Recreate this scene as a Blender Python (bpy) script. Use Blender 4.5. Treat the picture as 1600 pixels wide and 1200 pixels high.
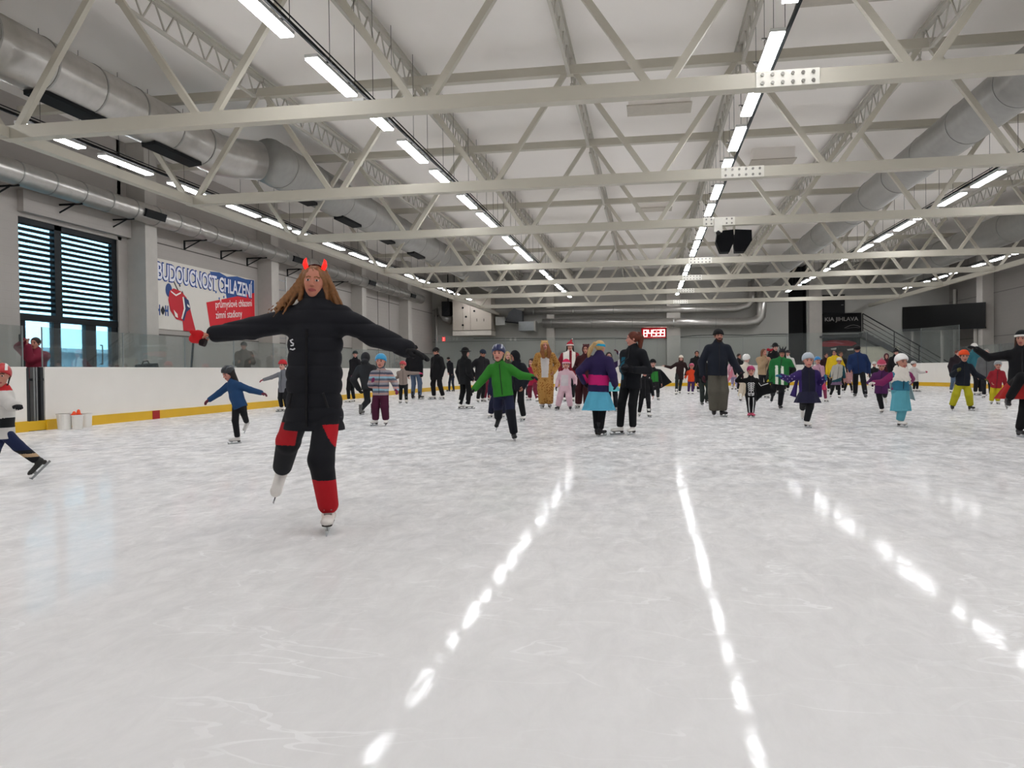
import bpy, math, random
import numpy as np
from mathutils import Vector, Matrix
R = math.radians
random.seed(7)
SC = bpy.context.scene
COL = SC.collection
for o in list(bpy.data.objects):
    bpy.data.objects.remove(o)

# ------------------------------------------------------------------ camera
FPX, CAM_H = 1250.0, 1.05            # focal length in pixels of the 1600 px wide frame, eye height
_y = np.array([(1013 - 800) / FPX, -(577 - 600) / FPX, -1.0]); _y /= np.linalg.norm(_y)
_z = np.cross(np.array([1, .011, 0.0]), _y); _z /= np.linalg.norm(_z)
_x = np.cross(_y, _z)
W2C = np.array([_x, _y, _z]).T       # world axes seen from the camera
EYE = np.array([0, 0, CAM_H])
cd = bpy.data.cameras.new('camera'); cd.sensor_width = 36; cd.lens = 36 * FPX / 1600
cd.clip_start = .05; cd.clip_end = 500
cam = bpy.data.objects.new('camera', cd); COL.objects.link(cam)
M = Matrix([list(r) for r in W2C.T]).to_4x4(); M.translation = Vector(EYE)
cam.matrix_world = M
SC.camera = cam
# ------------------------------------------------------------------ world: daylight outside the hall
w = bpy.data.worlds.new('daylight'); SC.world = w; w.use_nodes = True
bg = w.node_tree.nodes['Background']; bg.inputs[0].default_value = (.78, .9, 1, 1); bg.inputs[1].default_value = 5.0
SC.view_settings.view_transform = 'Standard'; SC.view_settings.look = 'None'
SC.view_settings.exposure = 0.26; SC.view_settings.gamma = 1.0
SC.view_settings.use_curve_mapping = False
LAMP = 27.0                            # radiance of the strip lights' diffusers


def ray(u, v):
    return W2C.T @ np.array([(u - 800) / FPX, -(v - 600) / FPX, -1.0])


def at_z(u, v, z=0.0):
    d = ray(u, v); return EYE + (z - CAM_H) / d[2] * d


def at_y(u, v, Y):
    d = ray(u, v); return EYE + Y / d[1] * d


def at_x(u, v, X):
    d = ray(u, v); return EYE + X / d[0] * d


# ------------------------------------------------------------------ materials
def lin(c):
    if isinstance(c, str):
        c = c.lstrip('#'); c = [int(c[i:i + 2], 16) / 255 for i in (0, 2, 4)]
    return tuple(x / 12.92 if x <= .04045 else ((x + .055) / 1.055) ** 2.4 for x in c) + (1,)


MATS = {}


def mat(c, rough=.8, metal=0, spec=.3, noise=.12, scale=9, bump=0, bscale=60):
    key = (c, rough, metal, spec, noise, scale, bump, bscale)
    if key in MATS: return MATS[key]
    m = bpy.data.materials.new('paint_' + c.lstrip('#')); m.use_nodes = True
    nt = m.node_tree; b = nt.nodes['Principled BSDF']
    b.inputs['Roughness'].default_value = rough; b.inputs['Metallic'].default_value = metal
    b.inputs['Specular IOR Level'].default_value = spec
    col = lin(c)
    if noise:
        tc = nt.nodes.new('ShaderNodeTexCoord'); n = nt.nodes.new('ShaderNodeTexNoise')
        n.inputs['Scale'].default_value = scale; n.inputs['Detail'].default_value = 4
        nt.links.new(tc.outputs['Object'], n.inputs['Vector'])
        mx = nt.nodes.new('ShaderNodeMix'); mx.data_type = 'RGBA'
        mx.inputs[6].default_value = tuple(x * (1 - noise) for x in col[:3]) + (1,)
        mx.inputs[7].default_value = tuple(min(1, x * (1 + noise)) for x in col[:3]) + (1,)
        nt.links.new(n.outputs['Fac'], mx.inputs[0]); nt.links.new(mx.outputs[2], b.inputs['Base Color'])
    else:
        b.inputs['Base Color'].default_value = col
    if bump:
        tc = nt.nodes.new('ShaderNodeTexCoord'); n2 = nt.nodes.new('ShaderNodeTexNoise')
        n2.inputs['Scale'].default_value = bscale; n2.inputs['Detail'].default_value = 3
        nt.links.new(tc.outputs['Object'], n2.inputs['Vector'])
        bp = nt.nodes.new('ShaderNodeBump'); bp.inputs['Strength'].default_value = bump; bp.inputs['Distance'].default_value = .02
        nt.links.new(n2.outputs['Fac'], bp.inputs['Height']); nt.links.new(bp.outputs['Normal'], b.inputs['Normal'])
    MATS[key] = m
    return m


def emit(c, s, name='lamp_light'):
    key = ('e', c, s)
    if key in MATS: return MATS[key]
    m = bpy.data.materials.new(name); m.use_nodes = True
    b = m.node_tree.nodes['Principled BSDF']
    b.inputs['Base Color'].default_value = lin(c)
    b.inputs['Emission Color'].default_value = lin(c); b.inputs['Emission Strength'].default_value = s
    MATS[key] = m
    return m


def glass(c=(1, 1, 1), refl=1.0, haze=0.0):
    key = ('g', c, refl, haze)
    if key in MATS: return MATS[key]
    m = bpy.data.materials.new('clear_glass'); m.use_nodes = True
    nt = m.node_tree; nt.nodes.remove(nt.nodes['Principled BSDF'])
    out = nt.nodes['Material Output']
    t = nt.nodes.new('ShaderNodeBsdfTransparent'); t.inputs[0].default_value = (*c, 1)
    g = nt.nodes.new('ShaderNodeBsdfGlossy'); g.inputs['Roughness'].default_value = .02
    f = nt.nodes.new('ShaderNodeFresnel'); f.inputs[0].default_value = 1.5
    mu = nt.nodes.new('ShaderNodeMath'); mu.operation = 'MULTIPLY'; mu.inputs[1].default_value = refl
    nt.links.new(f.outputs[0], mu.inputs[0])
    mx = nt.nodes.new('ShaderNodeMixShader')
    nt.links.new(mu.outputs[0], mx.inputs[0]); nt.links.new(t.outputs[0], mx.inputs[1]); nt.links.new(g.outputs[0], mx.inputs[2])
    last = mx
    if haze:
        d = nt.nodes.new('ShaderNodeBsdfDiffuse'); d.inputs[0].default_value = (.75, .8, .8, 1)
        m2 = nt.nodes.new('ShaderNodeMixShader'); m2.inputs[0].default_value = haze
        nt.links.new(mx.outputs[0], m2.inputs[1]); nt.links.new(d.outputs[0], m2.inputs[2]); last = m2
    nt.links.new(last.outputs[0], out.inputs[0])
    MATS[key] = m
    return m


# ------------------------------------------------------------------ mesh helpers
class MB:
    def __init__(s): s.v = []; s.f = []; s.m = []

    def add(s, vs, fs, m=0):
        n = len(s.v); s.v += [tuple(map(float, p)) for p in vs]
        s.f += [tuple(i + n for i in f) for f in fs]; s.m += [m] * len(fs)

    def box(s, c, d, rz=0, m=0):
        c = Vector(c); Rm = Matrix.Rotation(rz, 3, 'Z')
        vs = [c + Rm @ Vector((x * d[0] / 2, y * d[1] / 2, z * d[2] / 2)) for z in (-1, 1) for y in (-1, 1) for x in (-1, 1)]
        s.add(vs, [(0, 2, 3, 1), (4, 5, 7, 6), (0, 1, 5, 4), (2, 6, 7, 3), (0, 4, 6, 2), (1, 3, 7, 5)], m)

    def bar(s, a, b, wd, ht, m=0, up=(0, 0, 1)):
        a, b = Vector(a), Vector(b); d = (b - a).normalized(); up = Vector(up)
        sd = d.cross(up)
        if sd.length < 1e-4: sd = d.cross(Vector((0, 1, 0)))
        sd.normalize(); n = sd.cross(d)
        vs = [p + sd * (i * wd / 2) + n * (j * ht / 2) for p in (a, b) for i, j in ((-1, -1), (1, -1), (1, 1), (-1, 1))]
        s.add(vs, [(3, 2, 1, 0), (4, 5, 6, 7), (0, 1, 5, 4), (1, 2, 6, 5), (2, 3, 7, 6), (3, 0, 4, 7)], m)

    def tube(s, pts, r, n=12, m=0, cap=True):
        pts = [Vector(p) for p in pts]; rs = r if isinstance(r, (list, tuple)) else [r] * len(pts)
        rings = []; ref = None
        for i, p in enumerate(pts):
            d = ((pts[min(i + 1, len(pts) - 1)] - p).normalized() + (p - pts[max(i - 1, 0)]).normalized()).normalized()
            if ref is None:
                ref = d.cross(Vector((0, 0, 1)))
                if ref.length < 1e-3: ref = d.cross(Vector((0, 1, 0)))
            ref = (ref - d * ref.dot(d)).normalized(); q = d.cross(ref)
            rings.append([p + (ref * math.cos(t) + q * math.sin(t)) * rs[i] for t in [2 * math.pi * k / n for k in range(n)]])
        vs = [p for g in rings for p in g]; fs = []
        for i in range(len(rings) - 1):
            for k in range(n):
                fs.append((i * n + k, i * n + (k + 1) % n, (i + 1) * n + (k + 1) % n, (i + 1) * n + k))
        if cap:
            fs.append(tuple(range(n - 1, -1, -1))); fs.append(tuple((len(rings) - 1) * n + k for k in range(n)))
        s.add(vs, fs, m)

    def prism(s, poly, a, b, c, o, m=0, th=.01):
        """flat polygon in plane (o + x*a + y*b) with thickness th along c"""
        o, a, b, c = Vector(o), Vector(a), Vector(b), Vector(c); n = len(poly)
        vs = [o + a * x + b * y for x, y in poly] + [o + a * x + b * y + c * th for x, y in poly]
        s.add(vs, [tuple(range(n - 1, -1, -1)), tuple(range(n, 2 * n))] + [(i, (i + 1) % n, n + (i + 1) % n, n + i) for i in range(n)], m)

    def build(s, name, mats, parent=None, base=None, smooth=False):
        if not isinstance(mats, (list, tuple)): mats = [mats]
        vs = s.v
        if base is not None: vs = [(p[0] - base[0], p[1] - base[1], p[2] - base[2]) for p in vs]
        me = bpy.data.meshes.new(name); me.from_pydata(vs, [], s.f)
        for mm in mats: me.materials.append(mm)
        if len(mats) > 1: me.polygons.foreach_set('material_index', s.m)
        if smooth: me.polygons.foreach_set('use_smooth', [True] * len(me.polygons))
        me.update()
        return link(name, me, parent)


def link(name, data, parent=None):
    o = bpy.data.objects.new(name, data); COL.objects.link(o)
    if parent is not None: o.parent = parent
    return o


def thing(name, label, cat, loc=(0, 0, 0), group=None, rz=0):
    o = bpy.data.objects.new(name, None); COL.objects.link(o); o.location = loc; o.rotation_euler.z = rz
    o.empty_display_size = .1
    return tag(o, label, cat, group)


def tag(o, label, cat, group=None):
    o['label'] = label; o['category'] = cat
    if group: o['group'] = group
    return o


def struct(o):
    o['kind'] = 'structure'; return o


def stuff(o):
    o['kind'] = 'stuff'; return o


def copy_tree(o, parent=None):
    c = o.copy(); COL.objects.link(c); c.parent = parent
    for ch in list(o.children): copy_tree(ch, c)
    return c


def text_mb(body, size, extrude=.004, font_shear=0.0, bold=0.0, align='LEFT'):
    cu = bpy.data.curves.new('lettering', 'FONT'); cu.body = body; cu.size = size; cu.extrude = extrude
    cu.shear = font_shear; cu.offset = bold; cu.align_x = align; cu.resolution_u = 4
    ob = bpy.data.objects.new('lettering', cu); COL.objects.link(ob)
    dg = bpy.context.evaluated_depsgraph_get()
    me = bpy.data.meshes.new_from_object(ob.evaluated_get(dg))
    bpy.data.objects.remove(ob)
    return me


ORD = ['first', 'second', 'third', 'fourth', 'fifth', 'sixth', 'seventh', 'eighth', 'ninth', 'tenth', 'eleventh', 'twelfth',
       'thirteenth', 'fourteenth', 'fifteenth', 'sixteenth', 'seventeenth', 'eighteenth', 'nineteenth', 'twentieth',
       'twenty-first', 'twenty-second', 'twenty-third', 'twenty-fourth', 'twenty-fifth', 'twenty-sixth']

# ------------------------------------------------------------------ main dimensions (metres, camera over the origin)
XL, XR, XC = -14.4, 18.1, 1.83        # side walls, hall axis
YN, YF = -12.0, 52.6                  # near wall behind the photographer, far wall
ZC = 7.55                             # ceiling
BL, BR, BN, BF, RAD = -11.55, 15.2, -9.0, 50.0, 7.0   # rink boards, corner radius
TRUSS_Y = [0.2, 5.6, 11.12, 16.2, 21.45, 29.0, 34.3, 39.9, 46.4]
ZB, ZT = 4.85, 7.08                   # truss chords
PUR = [XC + 3.333 * k for k in range(-4, 5)]


def wall_mat(name, c, course=.2, strength=.5, var=.08):
    m = bpy.data.materials.new(name); m.use_nodes = True; nt = m.node_tree; b = nt.nodes['Principled BSDF']
    b.inputs['Roughness'].default_value = .75; b.inputs['Specular IOR Level'].default_value = .2
    tc = nt.nodes.new('ShaderNodeTexCoord'); n = nt.nodes.new('ShaderNodeTexNoise'); n.inputs['Scale'].default_value = .6; n.inputs['Detail'].default_value = 6
    nt.links.new(tc.outputs['Object'], n.inputs['Vector'])
    mx = nt.nodes.new('ShaderNodeMix'); mx.data_type = 'RGBA'; cl = lin(c)
    mx.inputs[6].default_value = tuple(x * (1 - var) for x in cl[:3]) + (1,); mx.inputs[7].default_value = tuple(x * (1 + var) for x in cl[:3]) + (1,)
    nt.links.new(n.outputs['Fac'], mx.inputs[0]); nt.links.new(mx.outputs[2], b.inputs['Base Color'])
    if course:
        sp = nt.nodes.new('ShaderNodeSeparateXYZ'); nt.links.new(tc.outputs['Object'], sp.inputs[0])
        ad = nt.nodes.new('ShaderNodeMath'); ad.operation = 'ADD'
        nt.links.new(sp.outputs[0], ad.inputs[0]); nt.links.new(sp.outputs[1], ad.inputs[1])
        cb = nt.nodes.new('ShaderNodeCombineXYZ'); nt.links.new(ad.outputs[0], cb.inputs[0]); nt.links.new(sp.outputs[2], cb.inputs[1])
        br = nt.nodes.new('ShaderNodeTexBrick'); br.inputs['Scale'].default_value = 1
        br.inputs['Brick Width'].default_value = course * 2; br.inputs['Row Height'].default_value = course
        br.inputs['Mortar Size'].default_value = .008; br.inputs['Color1'].default_value = (1, 1, 1, 1)
        br.inputs['Color2'].default_value = (.9, .9, .9, 1); br.inputs['Mortar'].default_value = (0, 0, 0, 1)
        nt.links.new(cb.outputs[0], br.inputs['Vector'])
        bp = nt.nodes.new('ShaderNodeBump'); bp.inputs['Strength'].default_value = strength; bp.inputs['Distance'].default_value = .01
        nt.links.new(br.outputs['Color'], bp.inputs['Height']); nt.links.new(bp.outputs['Normal'], b.inputs['Normal'])
    return m


M_WALL = wall_mat('painted_block_wall', '#a8a29c')
M_WALLF = wall_mat('far_wall_paint', '#a8a6a0', course=0)
M_CEIL = wall_mat('ceiling_panels', '#f3eee8', course=0, var=.03)
M_STEEL = mat('#bdb8aa', .5, 0, .4, .05, 3)
M_LACE = mat('#b9b5ab', .6, 0, .3, .05, 3)
M_CONC = mat('#b3aea7', .8, 0, .2, .08, 4)
M_BLACK = mat('#0b0c0e', .6, 0, .3, .1)
M_DARK = mat('#16181a', .7, 0, .2, .1)
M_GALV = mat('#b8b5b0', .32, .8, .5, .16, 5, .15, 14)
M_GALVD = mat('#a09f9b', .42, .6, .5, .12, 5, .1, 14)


def ice_mat():
    m = bpy.data.materials.new('skated_ice'); m.use_nodes = True; nt = m.node_tree; b = nt.nodes['Principled BSDF']
    L = nt.links.new
    tc = nt.nodes.new('ShaderNodeTexCoord')

    def noise(scale, det=5, sx=1, sy=1, rough=.6, dist=0, rot=0):
        mp = nt.nodes.new('ShaderNodeMapping'); mp.inputs['Scale'].default_value = (sx, sy, 1); mp.inputs['Rotation'].default_value = (0, 0, rot)
        L(tc.outputs['Object'], mp.inputs[0])
        n = nt.nodes.new('ShaderNodeTexNoise'); n.inputs['Scale'].default_value = scale; n.inputs['Detail'].default_value = det
        n.inputs['Roughness'].default_value = rough; n.inputs['Distortion'].default_value = dist
        L(mp.outputs[0], n.inputs['Vector']); return n.outputs['Fac']

    def ramp(src, a, b_, ca=(0, 0, 0, 1), cb=(1, 1, 1, 1)):
        r = nt.nodes.new('ShaderNodeValToRGB'); r.color_ramp.elements[0].position = a; r.color_ramp.elements[1].position = b_
        r.color_ramp.elements[0].color = ca; r.color_ramp.elements[1].color = cb
        L(src, r.inputs[0]); return r.outputs[0]

    def mixc(f, a, b_):
        x = nt.nodes.new('ShaderNodeMix'); x.data_type = 'RGBA'
        if isinstance(f, float): x.inputs[0].default_value = f
        else: L(f, x.inputs[0])
        for i, q in ((6, a), (7, b_)):
            if isinstance(q, tuple): x.inputs[i].default_value = q
            else: L(q, x.inputs[i])
        return x.outputs[2]

    def math_(op, a, b_):
        x = nt.nodes.new('ShaderNodeMath'); x.operation = op
        for i, q in ((0, a), (1, b_)):
            if isinstance(q, (int, float)): x.inputs[i].default_value = q
            else: L(q, x.inputs[i])
        return x.outputs[0]
    # worn, scraped ice grows towards the crowd (a real wear pattern of the surface, along world Y)
    sp = nt.nodes.new('ShaderNodeSeparateXYZ'); L(tc.outputs['Object'], sp.inputs[0])
    mr = nt.nodes.new('ShaderNodeMapRange'); mr.inputs[1].default_value = 4.0; mr.inputs[2].default_value = 10.0
    L(sp.outputs[1], mr.inputs[0]); wear = mr.outputs[0]
    big = noise(.5, 6, 1, 1.0, .65, .6)
    patch = ramp(noise(1.7, 7, 1, .8, .7, 1.2), .42, .62)
    fine = ramp(noise(5, 6, 1, .7, .7, .8), .45, .66)
    base = mixc(big, lin('#dcdad9'), lin('#efeeed'))
    dark = math_('MULTIPLY', math_('MULTIPLY', patch, wear), .65)
    base = mixc(dark, base, lin('#aaabb0'))
    snow = math_('MULTIPLY', math_('MULTIPLY', fine, wear), .7)
    base = mixc(snow, base, lin('#fdfdfd'))
    # skate scratches: thin level lines of stretched, rotated noise
    scr = None
    for k, (rot, sc) in enumerate(((.5, 2.2), (1.3, 1.8), (2.2, 2.0), (2.8, 1.5), (.05, 1.7))):
        n = noise(sc, 3, .35, 1, .5, .25, rot)
        line = math_('LESS_THAN', math_('ABSOLUTE', math_('SUBTRACT', n, .5), 0), .0035)
        gate = ramp(noise(.9 + .2 * k, 2), .5, .6)
        line = math_('MULTIPLY', line, gate)
        scr = line if scr is None else math_('MAXIMUM', scr, line)
    base = mixc(math_('MULTIPLY', scr, .35), base, (1, 1, 1, 1))
    L(base, b.inputs['Base Color']); b.inputs['Roughness'].default_value = .5; b.inputs['Specular IOR Level'].default_value = 0
    hgt = math_('ADD', math_('MULTIPLY', noise(3.2, 4, 1, 1, .5, .4), .6), math_('MULTIPLY', scr, -.4))
    hgt = math_('ADD', hgt, math_('MULTIPLY', noise(24, 4, 1, .6, .65), .25))
    bp = nt.nodes.new('ShaderNodeBump'); bp.inputs['Strength'].default_value = .05; bp.inputs['Distance'].default_value = .02
    L(hgt, bp.inputs['Height']); L(bp.outputs[0], b.inputs['Normal'])
    # the frosted top lets only part of the clear ice show its gloss
    g = nt.nodes.new('ShaderNodeBsdfGlossy'); L(bp.outputs[0], g.inputs['Normal'])
    rr = nt.nodes.new('ShaderNodeMapRange'); rr.inputs[3].default_value = .055; rr.inputs[4].default_value = .2
    L(math_('MULTIPLY', math_('ADD', math_('MULTIPLY', patch, .5), math_('MULTIPLY', fine, .6)), wear), rr.inputs[0]); L(rr.outputs[0], g.inputs['Roughness'])
    fr = nt.nodes.new('ShaderNodeFresnel'); fr.inputs[0].default_value = 1.31
    clear = ramp(noise(7, 6, 1, .45, .75, .6), .36, .66, (.06, .06, .06, 1), (.65, .65, .65, 1))
    mxs = nt.nodes.new('ShaderNodeMixShader'); L(math_('MULTIPLY', fr.outputs[0], clear), mxs.inputs[0])
    L(b.outputs[0], mxs.inputs[1]); L(g.outputs[0], mxs.inputs[2]); L(mxs.outputs[0], nt.nodes['Material Output'].inputs[0])
    return m


# ------------------------------------------------------------------ room shell
b = MB(); b.box((XC, (YN + YF) / 2, -.15), (XR - XL + 1, YF - YN + 8, .2)); struct(b.build('floor', mat('#83827f', .8)))


def rink_path(off=0, n=10):
    """outline of the rink, clockwise from near left, offset outwards"""
    l, r, nn, f, rad = BL - off, BR + off, BN - off, BF + off, RAD + off
    P = []
    for cx, cy, a0 in ((l + rad, f - rad, 180), (r - rad, f - rad, 90), (r - rad, nn + rad, 0), (l + rad, nn + rad, -90)):
        for k in range(n + 1):
            t = R(a0 - 90 * k / n); P.append((cx + rad * math.cos(t), cy + rad * math.sin(t)))
    return P


P = rink_path(.02); b = MB(); n = len(P)
b.add([(x, y, 0) for x, y in P] + [(x, y, -.05) for x, y in P],
      [tuple(range(n - 1, -1, -1))] + [((i + 1) % n, i, n + i, n + (i + 1) % n) for i in range(n)])
struct(b.build('floor_ice', ice_mat()))
b = MB(); b.box((XC, (YN + YF) / 2, ZC + .1), (XR - XL + 1, YF - YN + 8, .2)); struct(b.build('ceiling', M_CEIL))
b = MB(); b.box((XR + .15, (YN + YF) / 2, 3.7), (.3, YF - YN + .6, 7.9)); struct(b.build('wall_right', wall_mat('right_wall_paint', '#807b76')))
b = MB(); b.box((XC, YN - .15, 3.7), (XR - XL, .3, 7.9)); struct(b.build('wall_front', M_WALL))
# far wall with the dark passage
DX0, DX1 = at_y(1232, 500, YF)[0], at_y(1261, 500, YF)[0]
b = MB(); b.box(((XL + DX0) / 2, YF + .15, 3.7), (DX0 - XL, .3, 7.9)); b.box(((DX1 + XR) / 2, YF + .15, 3.7), (XR - DX1, .3, 7.9))
struct(b.build('wall_back', M_WALLF))
b = MB(); b.box(((DX0 + DX1) / 2, YF + 1.5, 3.7), (DX1 - DX0 + .4, .2, 7.9))
b.box((DX0 - .1, YF + .9, 3.7), (.2, 1.2, 7.9)); b.box((DX1 + .1, YF + .9, 3.7), (.2, 1.2, 7.9))
struct(b.build('wall_passage', M_BLACK))
# left wall with the window opening
WY0, WY1, WZ = 16.45, 20.16, 4.78
b = MB(); b.box((XL - .15, (YN + WY0) / 2, 3.7), (.3, WY0 - YN, 7.9)); b.box((XL - .15, (WY1 + YF) / 2, 3.7), (.3, YF - WY1 + .3, 7.9))
b.box((XL - .15, (WY0 + WY1) / 2, (WZ + 7.6) / 2), (.3, WY1 - WY0, 7.6 - WZ))
struct(b.build('wall_left', M_WALL))
b = MB(); b.box((XL + .08, (WY0 + 20.36) / 2, 5.13), (.16, 20.36 - WY0 + .02, .5)); struct(b.build('trim_1', M_WALL))   # lintel over the window
# seams of the wall panels, left and right: shallow recessed dark joints
b = MB()
for z in (4.98, 2.25):
    b.box((XL + .004, (20.4 + YF) / 2, z), (.012, YF - 20.4, .03))
for y in (33.0, 41.5, 43.4):
    b.box((XL + .004, y, 3.6), (.012, .05, 7.2))
struct(b.build('trim_2', mat('#5a5753', .9)))
b = MB()
for z in (2.6, 4.9): b.box((XR - .004, 30, z), (.012, 50, .03))
struct(b.build('trim_3', mat('#5a5753', .9)))
b = MB()
for z in (3.05, 5.2): b.box(((XL + DX0) / 2, YF - .004, z), (DX0 - XL, .012, .025))
struct(b.build('trim_4', mat('#54524f', .9)))
# columns on the side walls and the far wall
for k, (x, y, wx, wy) in enumerate([(XL + .28, 20.68, .56, .55), (XL + .28, 28.3, .56, .6), (XL + .28, 37.9, .56, .6), (XL + .28, 45.6, .56, .7),
                                    (XR - .28, 46.6, .56, .8), (XR - .28, 38.5, .56, .7), (XR - .28, 29.5, .56, .7),
                                    (at_y(1052, 500, YF)[0], YF - .25, .85, .5), (at_y(1272, 500, YF)[0], YF - .25, .75, .5), (-6.3, YF - .25, .5, .5)]):
    b = MB(); b.box((x, y, 3.75), (wx, wy, 7.6)); struct(b.build('trim_%d' % (5 + k), M_CONC))

# ------------------------------------------------------------------ window with louvres over glazed doors
wroot = bpy.data.objects.new('window_1', None); COL.objects.link(wroot); wroot.location = (XL, (WY0 + WY1) / 2, 0); struct(wroot)
B0 = (XL, (WY0 + WY1) / 2, 0)
MF = mat('#10161b', .5, .2)
b = MB()
b.box((XL - .12, WY0 + .03, WZ / 2), (.14, .06, WZ)); b.box((XL - .12, WY1 - .1, WZ / 2), (.14, .2, WZ))
b.box((XL - .12, (WY0 + WY1) / 2, WZ - .06), (.14, WY1 - WY0, .12)); b.box((XL - .12, (WY0 + WY1) / 2, 2.45), (.16, WY1 - WY0, .16))
b.box((XL - .12, 17.78, (WZ + 2.4) / 2), (.14, .24, WZ - 2.4))
b.build('frame', MF, wroot, B0)
for y0, y1 in ((WY0 + .06, 17.66), (17.9, WY1 - .36)):
    for i in range(16):
        z = 2.56 + i * .1345
        b = MB(); rz = random.uniform(-.006, .006)
        b.bar((XL - .1, y0, z + .08 + rz), (XL - .1, y1, z + .08 - rz), .02, .078, up=(.35, 0, 1))
        b.build('louvre_slat', MF, wroot, B0)
b = MB(); b.box((XL - .1, WY1 - .28, 3.66), (.1, .16, 2.2)); b.build('side_post', MF, wroot, B0)
MG = glass((.62, .88, .97), .6)
for y0, y1, z0, z1 in ((WY0 + .06, 17.66, 2.53, WZ - .12), (17.9, WY1 - .2, 2.53, WZ - .12)):
    b = MB(); b.box((XL - .19, (y0 + y1) / 2, (z0 + z1) / 2), (.012, y1 - y0, z1 - z0)); b.build('pane', MG, wroot, B0)
# glazed doors below
droot = bpy.data.objects.new('door_1', None); COL.objects.link(droot); droot.location = B0; struct(droot)
ys = [at_x(u, 540, XL)[1] for u in (32, 44, 88, 99, 138, 154, 178, 190)]
b = MB()
for i in (0, 2, 4, 6):
    b.box((XL - .12, (ys[i] + ys[i + 1]) / 2, 1.2), (.12, ys[i + 1] - ys[i], 2.4))
b.box((XL - .12, (WY0 + WY1) / 2, .08), (.12, WY1 - WY0, .16))
b.build('door_frame', MF, droot, B0)
for i in (1, 3, 5):
    b = MB(); b.box((XL - .14, (ys[i] + ys[i + 1]) / 2, 1.25), (.012, ys[i + 1] - ys[i], 2.3)); b.build('pane', MG, droot, B0)
b = MB(); yy = ys[5] + .1; b.tube([(XL - .02, yy, 1.85), (XL + .04, yy, 1.85), (XL + .04, yy, 1.35), (XL - .02, yy, 1.35)], .018, 8); b.build('door_handle', M_DARK, droot, B0)
# building across the yard
nb = thing('neighbour_building', 'pale building with a ledge seen through the glazed doors', 'building', (-24, 22, 0))
b = MB(); b.box((-24.5, 24, 1.0), (1, 40, 2.15)); b.build('facade', mat('#a9b9c2', .9), nb, (-24, 22, 0))
b = MB(); b.box((-23.9, 24, 2.1), (.5, 40, .16)); b.build('ledge', mat('#d5dde0', .9), nb, (-24, 22, 0))
b = MB(); b.box((-19, 20, -.1), (9, 60, .1)); struct(b.build('floor_yard', mat('#9a9b9b', .9)))

# ------------------------------------------------------------------ roof steel: trusses, lattice joists, edge beams
bolt_me = None


def make_truss():
    root = bpy.data.objects.new('roof_truss', None); COL.objects.link(root)
    x0, x1 = XC - 11.666, XC + 11.666
    b = MB(); b.box((XC, 0, 0), (x1 - x0 + .2, .2, .2)); b.build('bottom_chord', M_STEEL, root)
    zt = ZT - ZB
    b = MB(); b.box((XC, 0, zt), (XR - XL - .7, .18, .18)); b.build('top_chord', M_STEEL, root)
    for k in range(8):
        xb = x0 + 3.333 * k
        for s in (-1, 1):
            xt = xb + s * 1.667
            b = MB(); b.bar((xb + s * .12, 0, .05), (xt - s * .1, 0, zt - .05), .1, .1, up=(0, 1, 0)); b.build('diagonal', M_STEEL, root)
    pl = MB(); pl.box((XC, -.108, 0), (.8, .016, .21)); pl.box((XC, .108, 0), (.8, .016, .21)); o = pl.build('splice_plate', mat('#dfdcd2', .5), root)
    bm = MB()
    for i in range(6):
        for z in (-.055, .055):
            bm.tube([(XC - .32 + i * .128, -.114, z), (XC - .32 + i * .128, -.135, z)], .024, 6)
    q = bm.build('bolt', mat('#7d7a74', .4, .6), o); stuff(q)
    return root


tr = make_truss()
for i, y in enumerate(TRUSS_Y):
    t = tr if i == 0 else copy_tree(tr)
    t.location = (0, y, ZB)
    vis = i - 2
    lab = ('white steel roof truss behind the photographer, %s' % ('last of all' if i == 0 else 'next to the nearest one in view')) if vis < 0 else \
        ('white steel roof truss, %s from the front across the hall' % ('nearest' if vis == 0 else ORD[vis]) if vis < 6 else 'farthest white steel roof truss, in front of the far wall ducts')
    tag(t, lab, 'roof truss', 'roof trusses across the hall')
for side, x in (('left', XC - 11.666), ('right', XC + 11.666)):
    t = thing('edge_beam', 'long white steel beam joining the %s ends of the roof trusses' % side, 'beam', (x, 0, ZB), 'edge beams along the trusses')
    ys_ = TRUSS_Y + [YF]
    for a, c in zip(ys_[:-1], ys_[1:]):
        b = MB(); b.box((0, (a + c) / 2, -.01), (.16, c - a - .22, .17)); b.build('beam_length', M_STEEL, t)


def joist_meshes(Lb):
    up, lo, la = MB(), MB(), MB()
    up.box((0, Lb / 2, .0), (.1, Lb - .04, .07)); up.box((0, Lb / 2, .045), (.16, Lb - .04, .02))
    n = max(4, int(round(Lb / .6)))
    lo.box((0, Lb / 2, -.45), (.06, Lb - Lb / n, .05))
    for k in range(n):
        y0, y1 = Lb * k / n, Lb * (k + 1) / n; ym = (y0 + y1) / 2
        la.bar((0, y0 + .03, -.02), (0, ym, -.43), .025, .025); la.bar((0, ym, -.43), (0, y1 - .03, -.02), .025, .025)
    return up, lo, la


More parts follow.
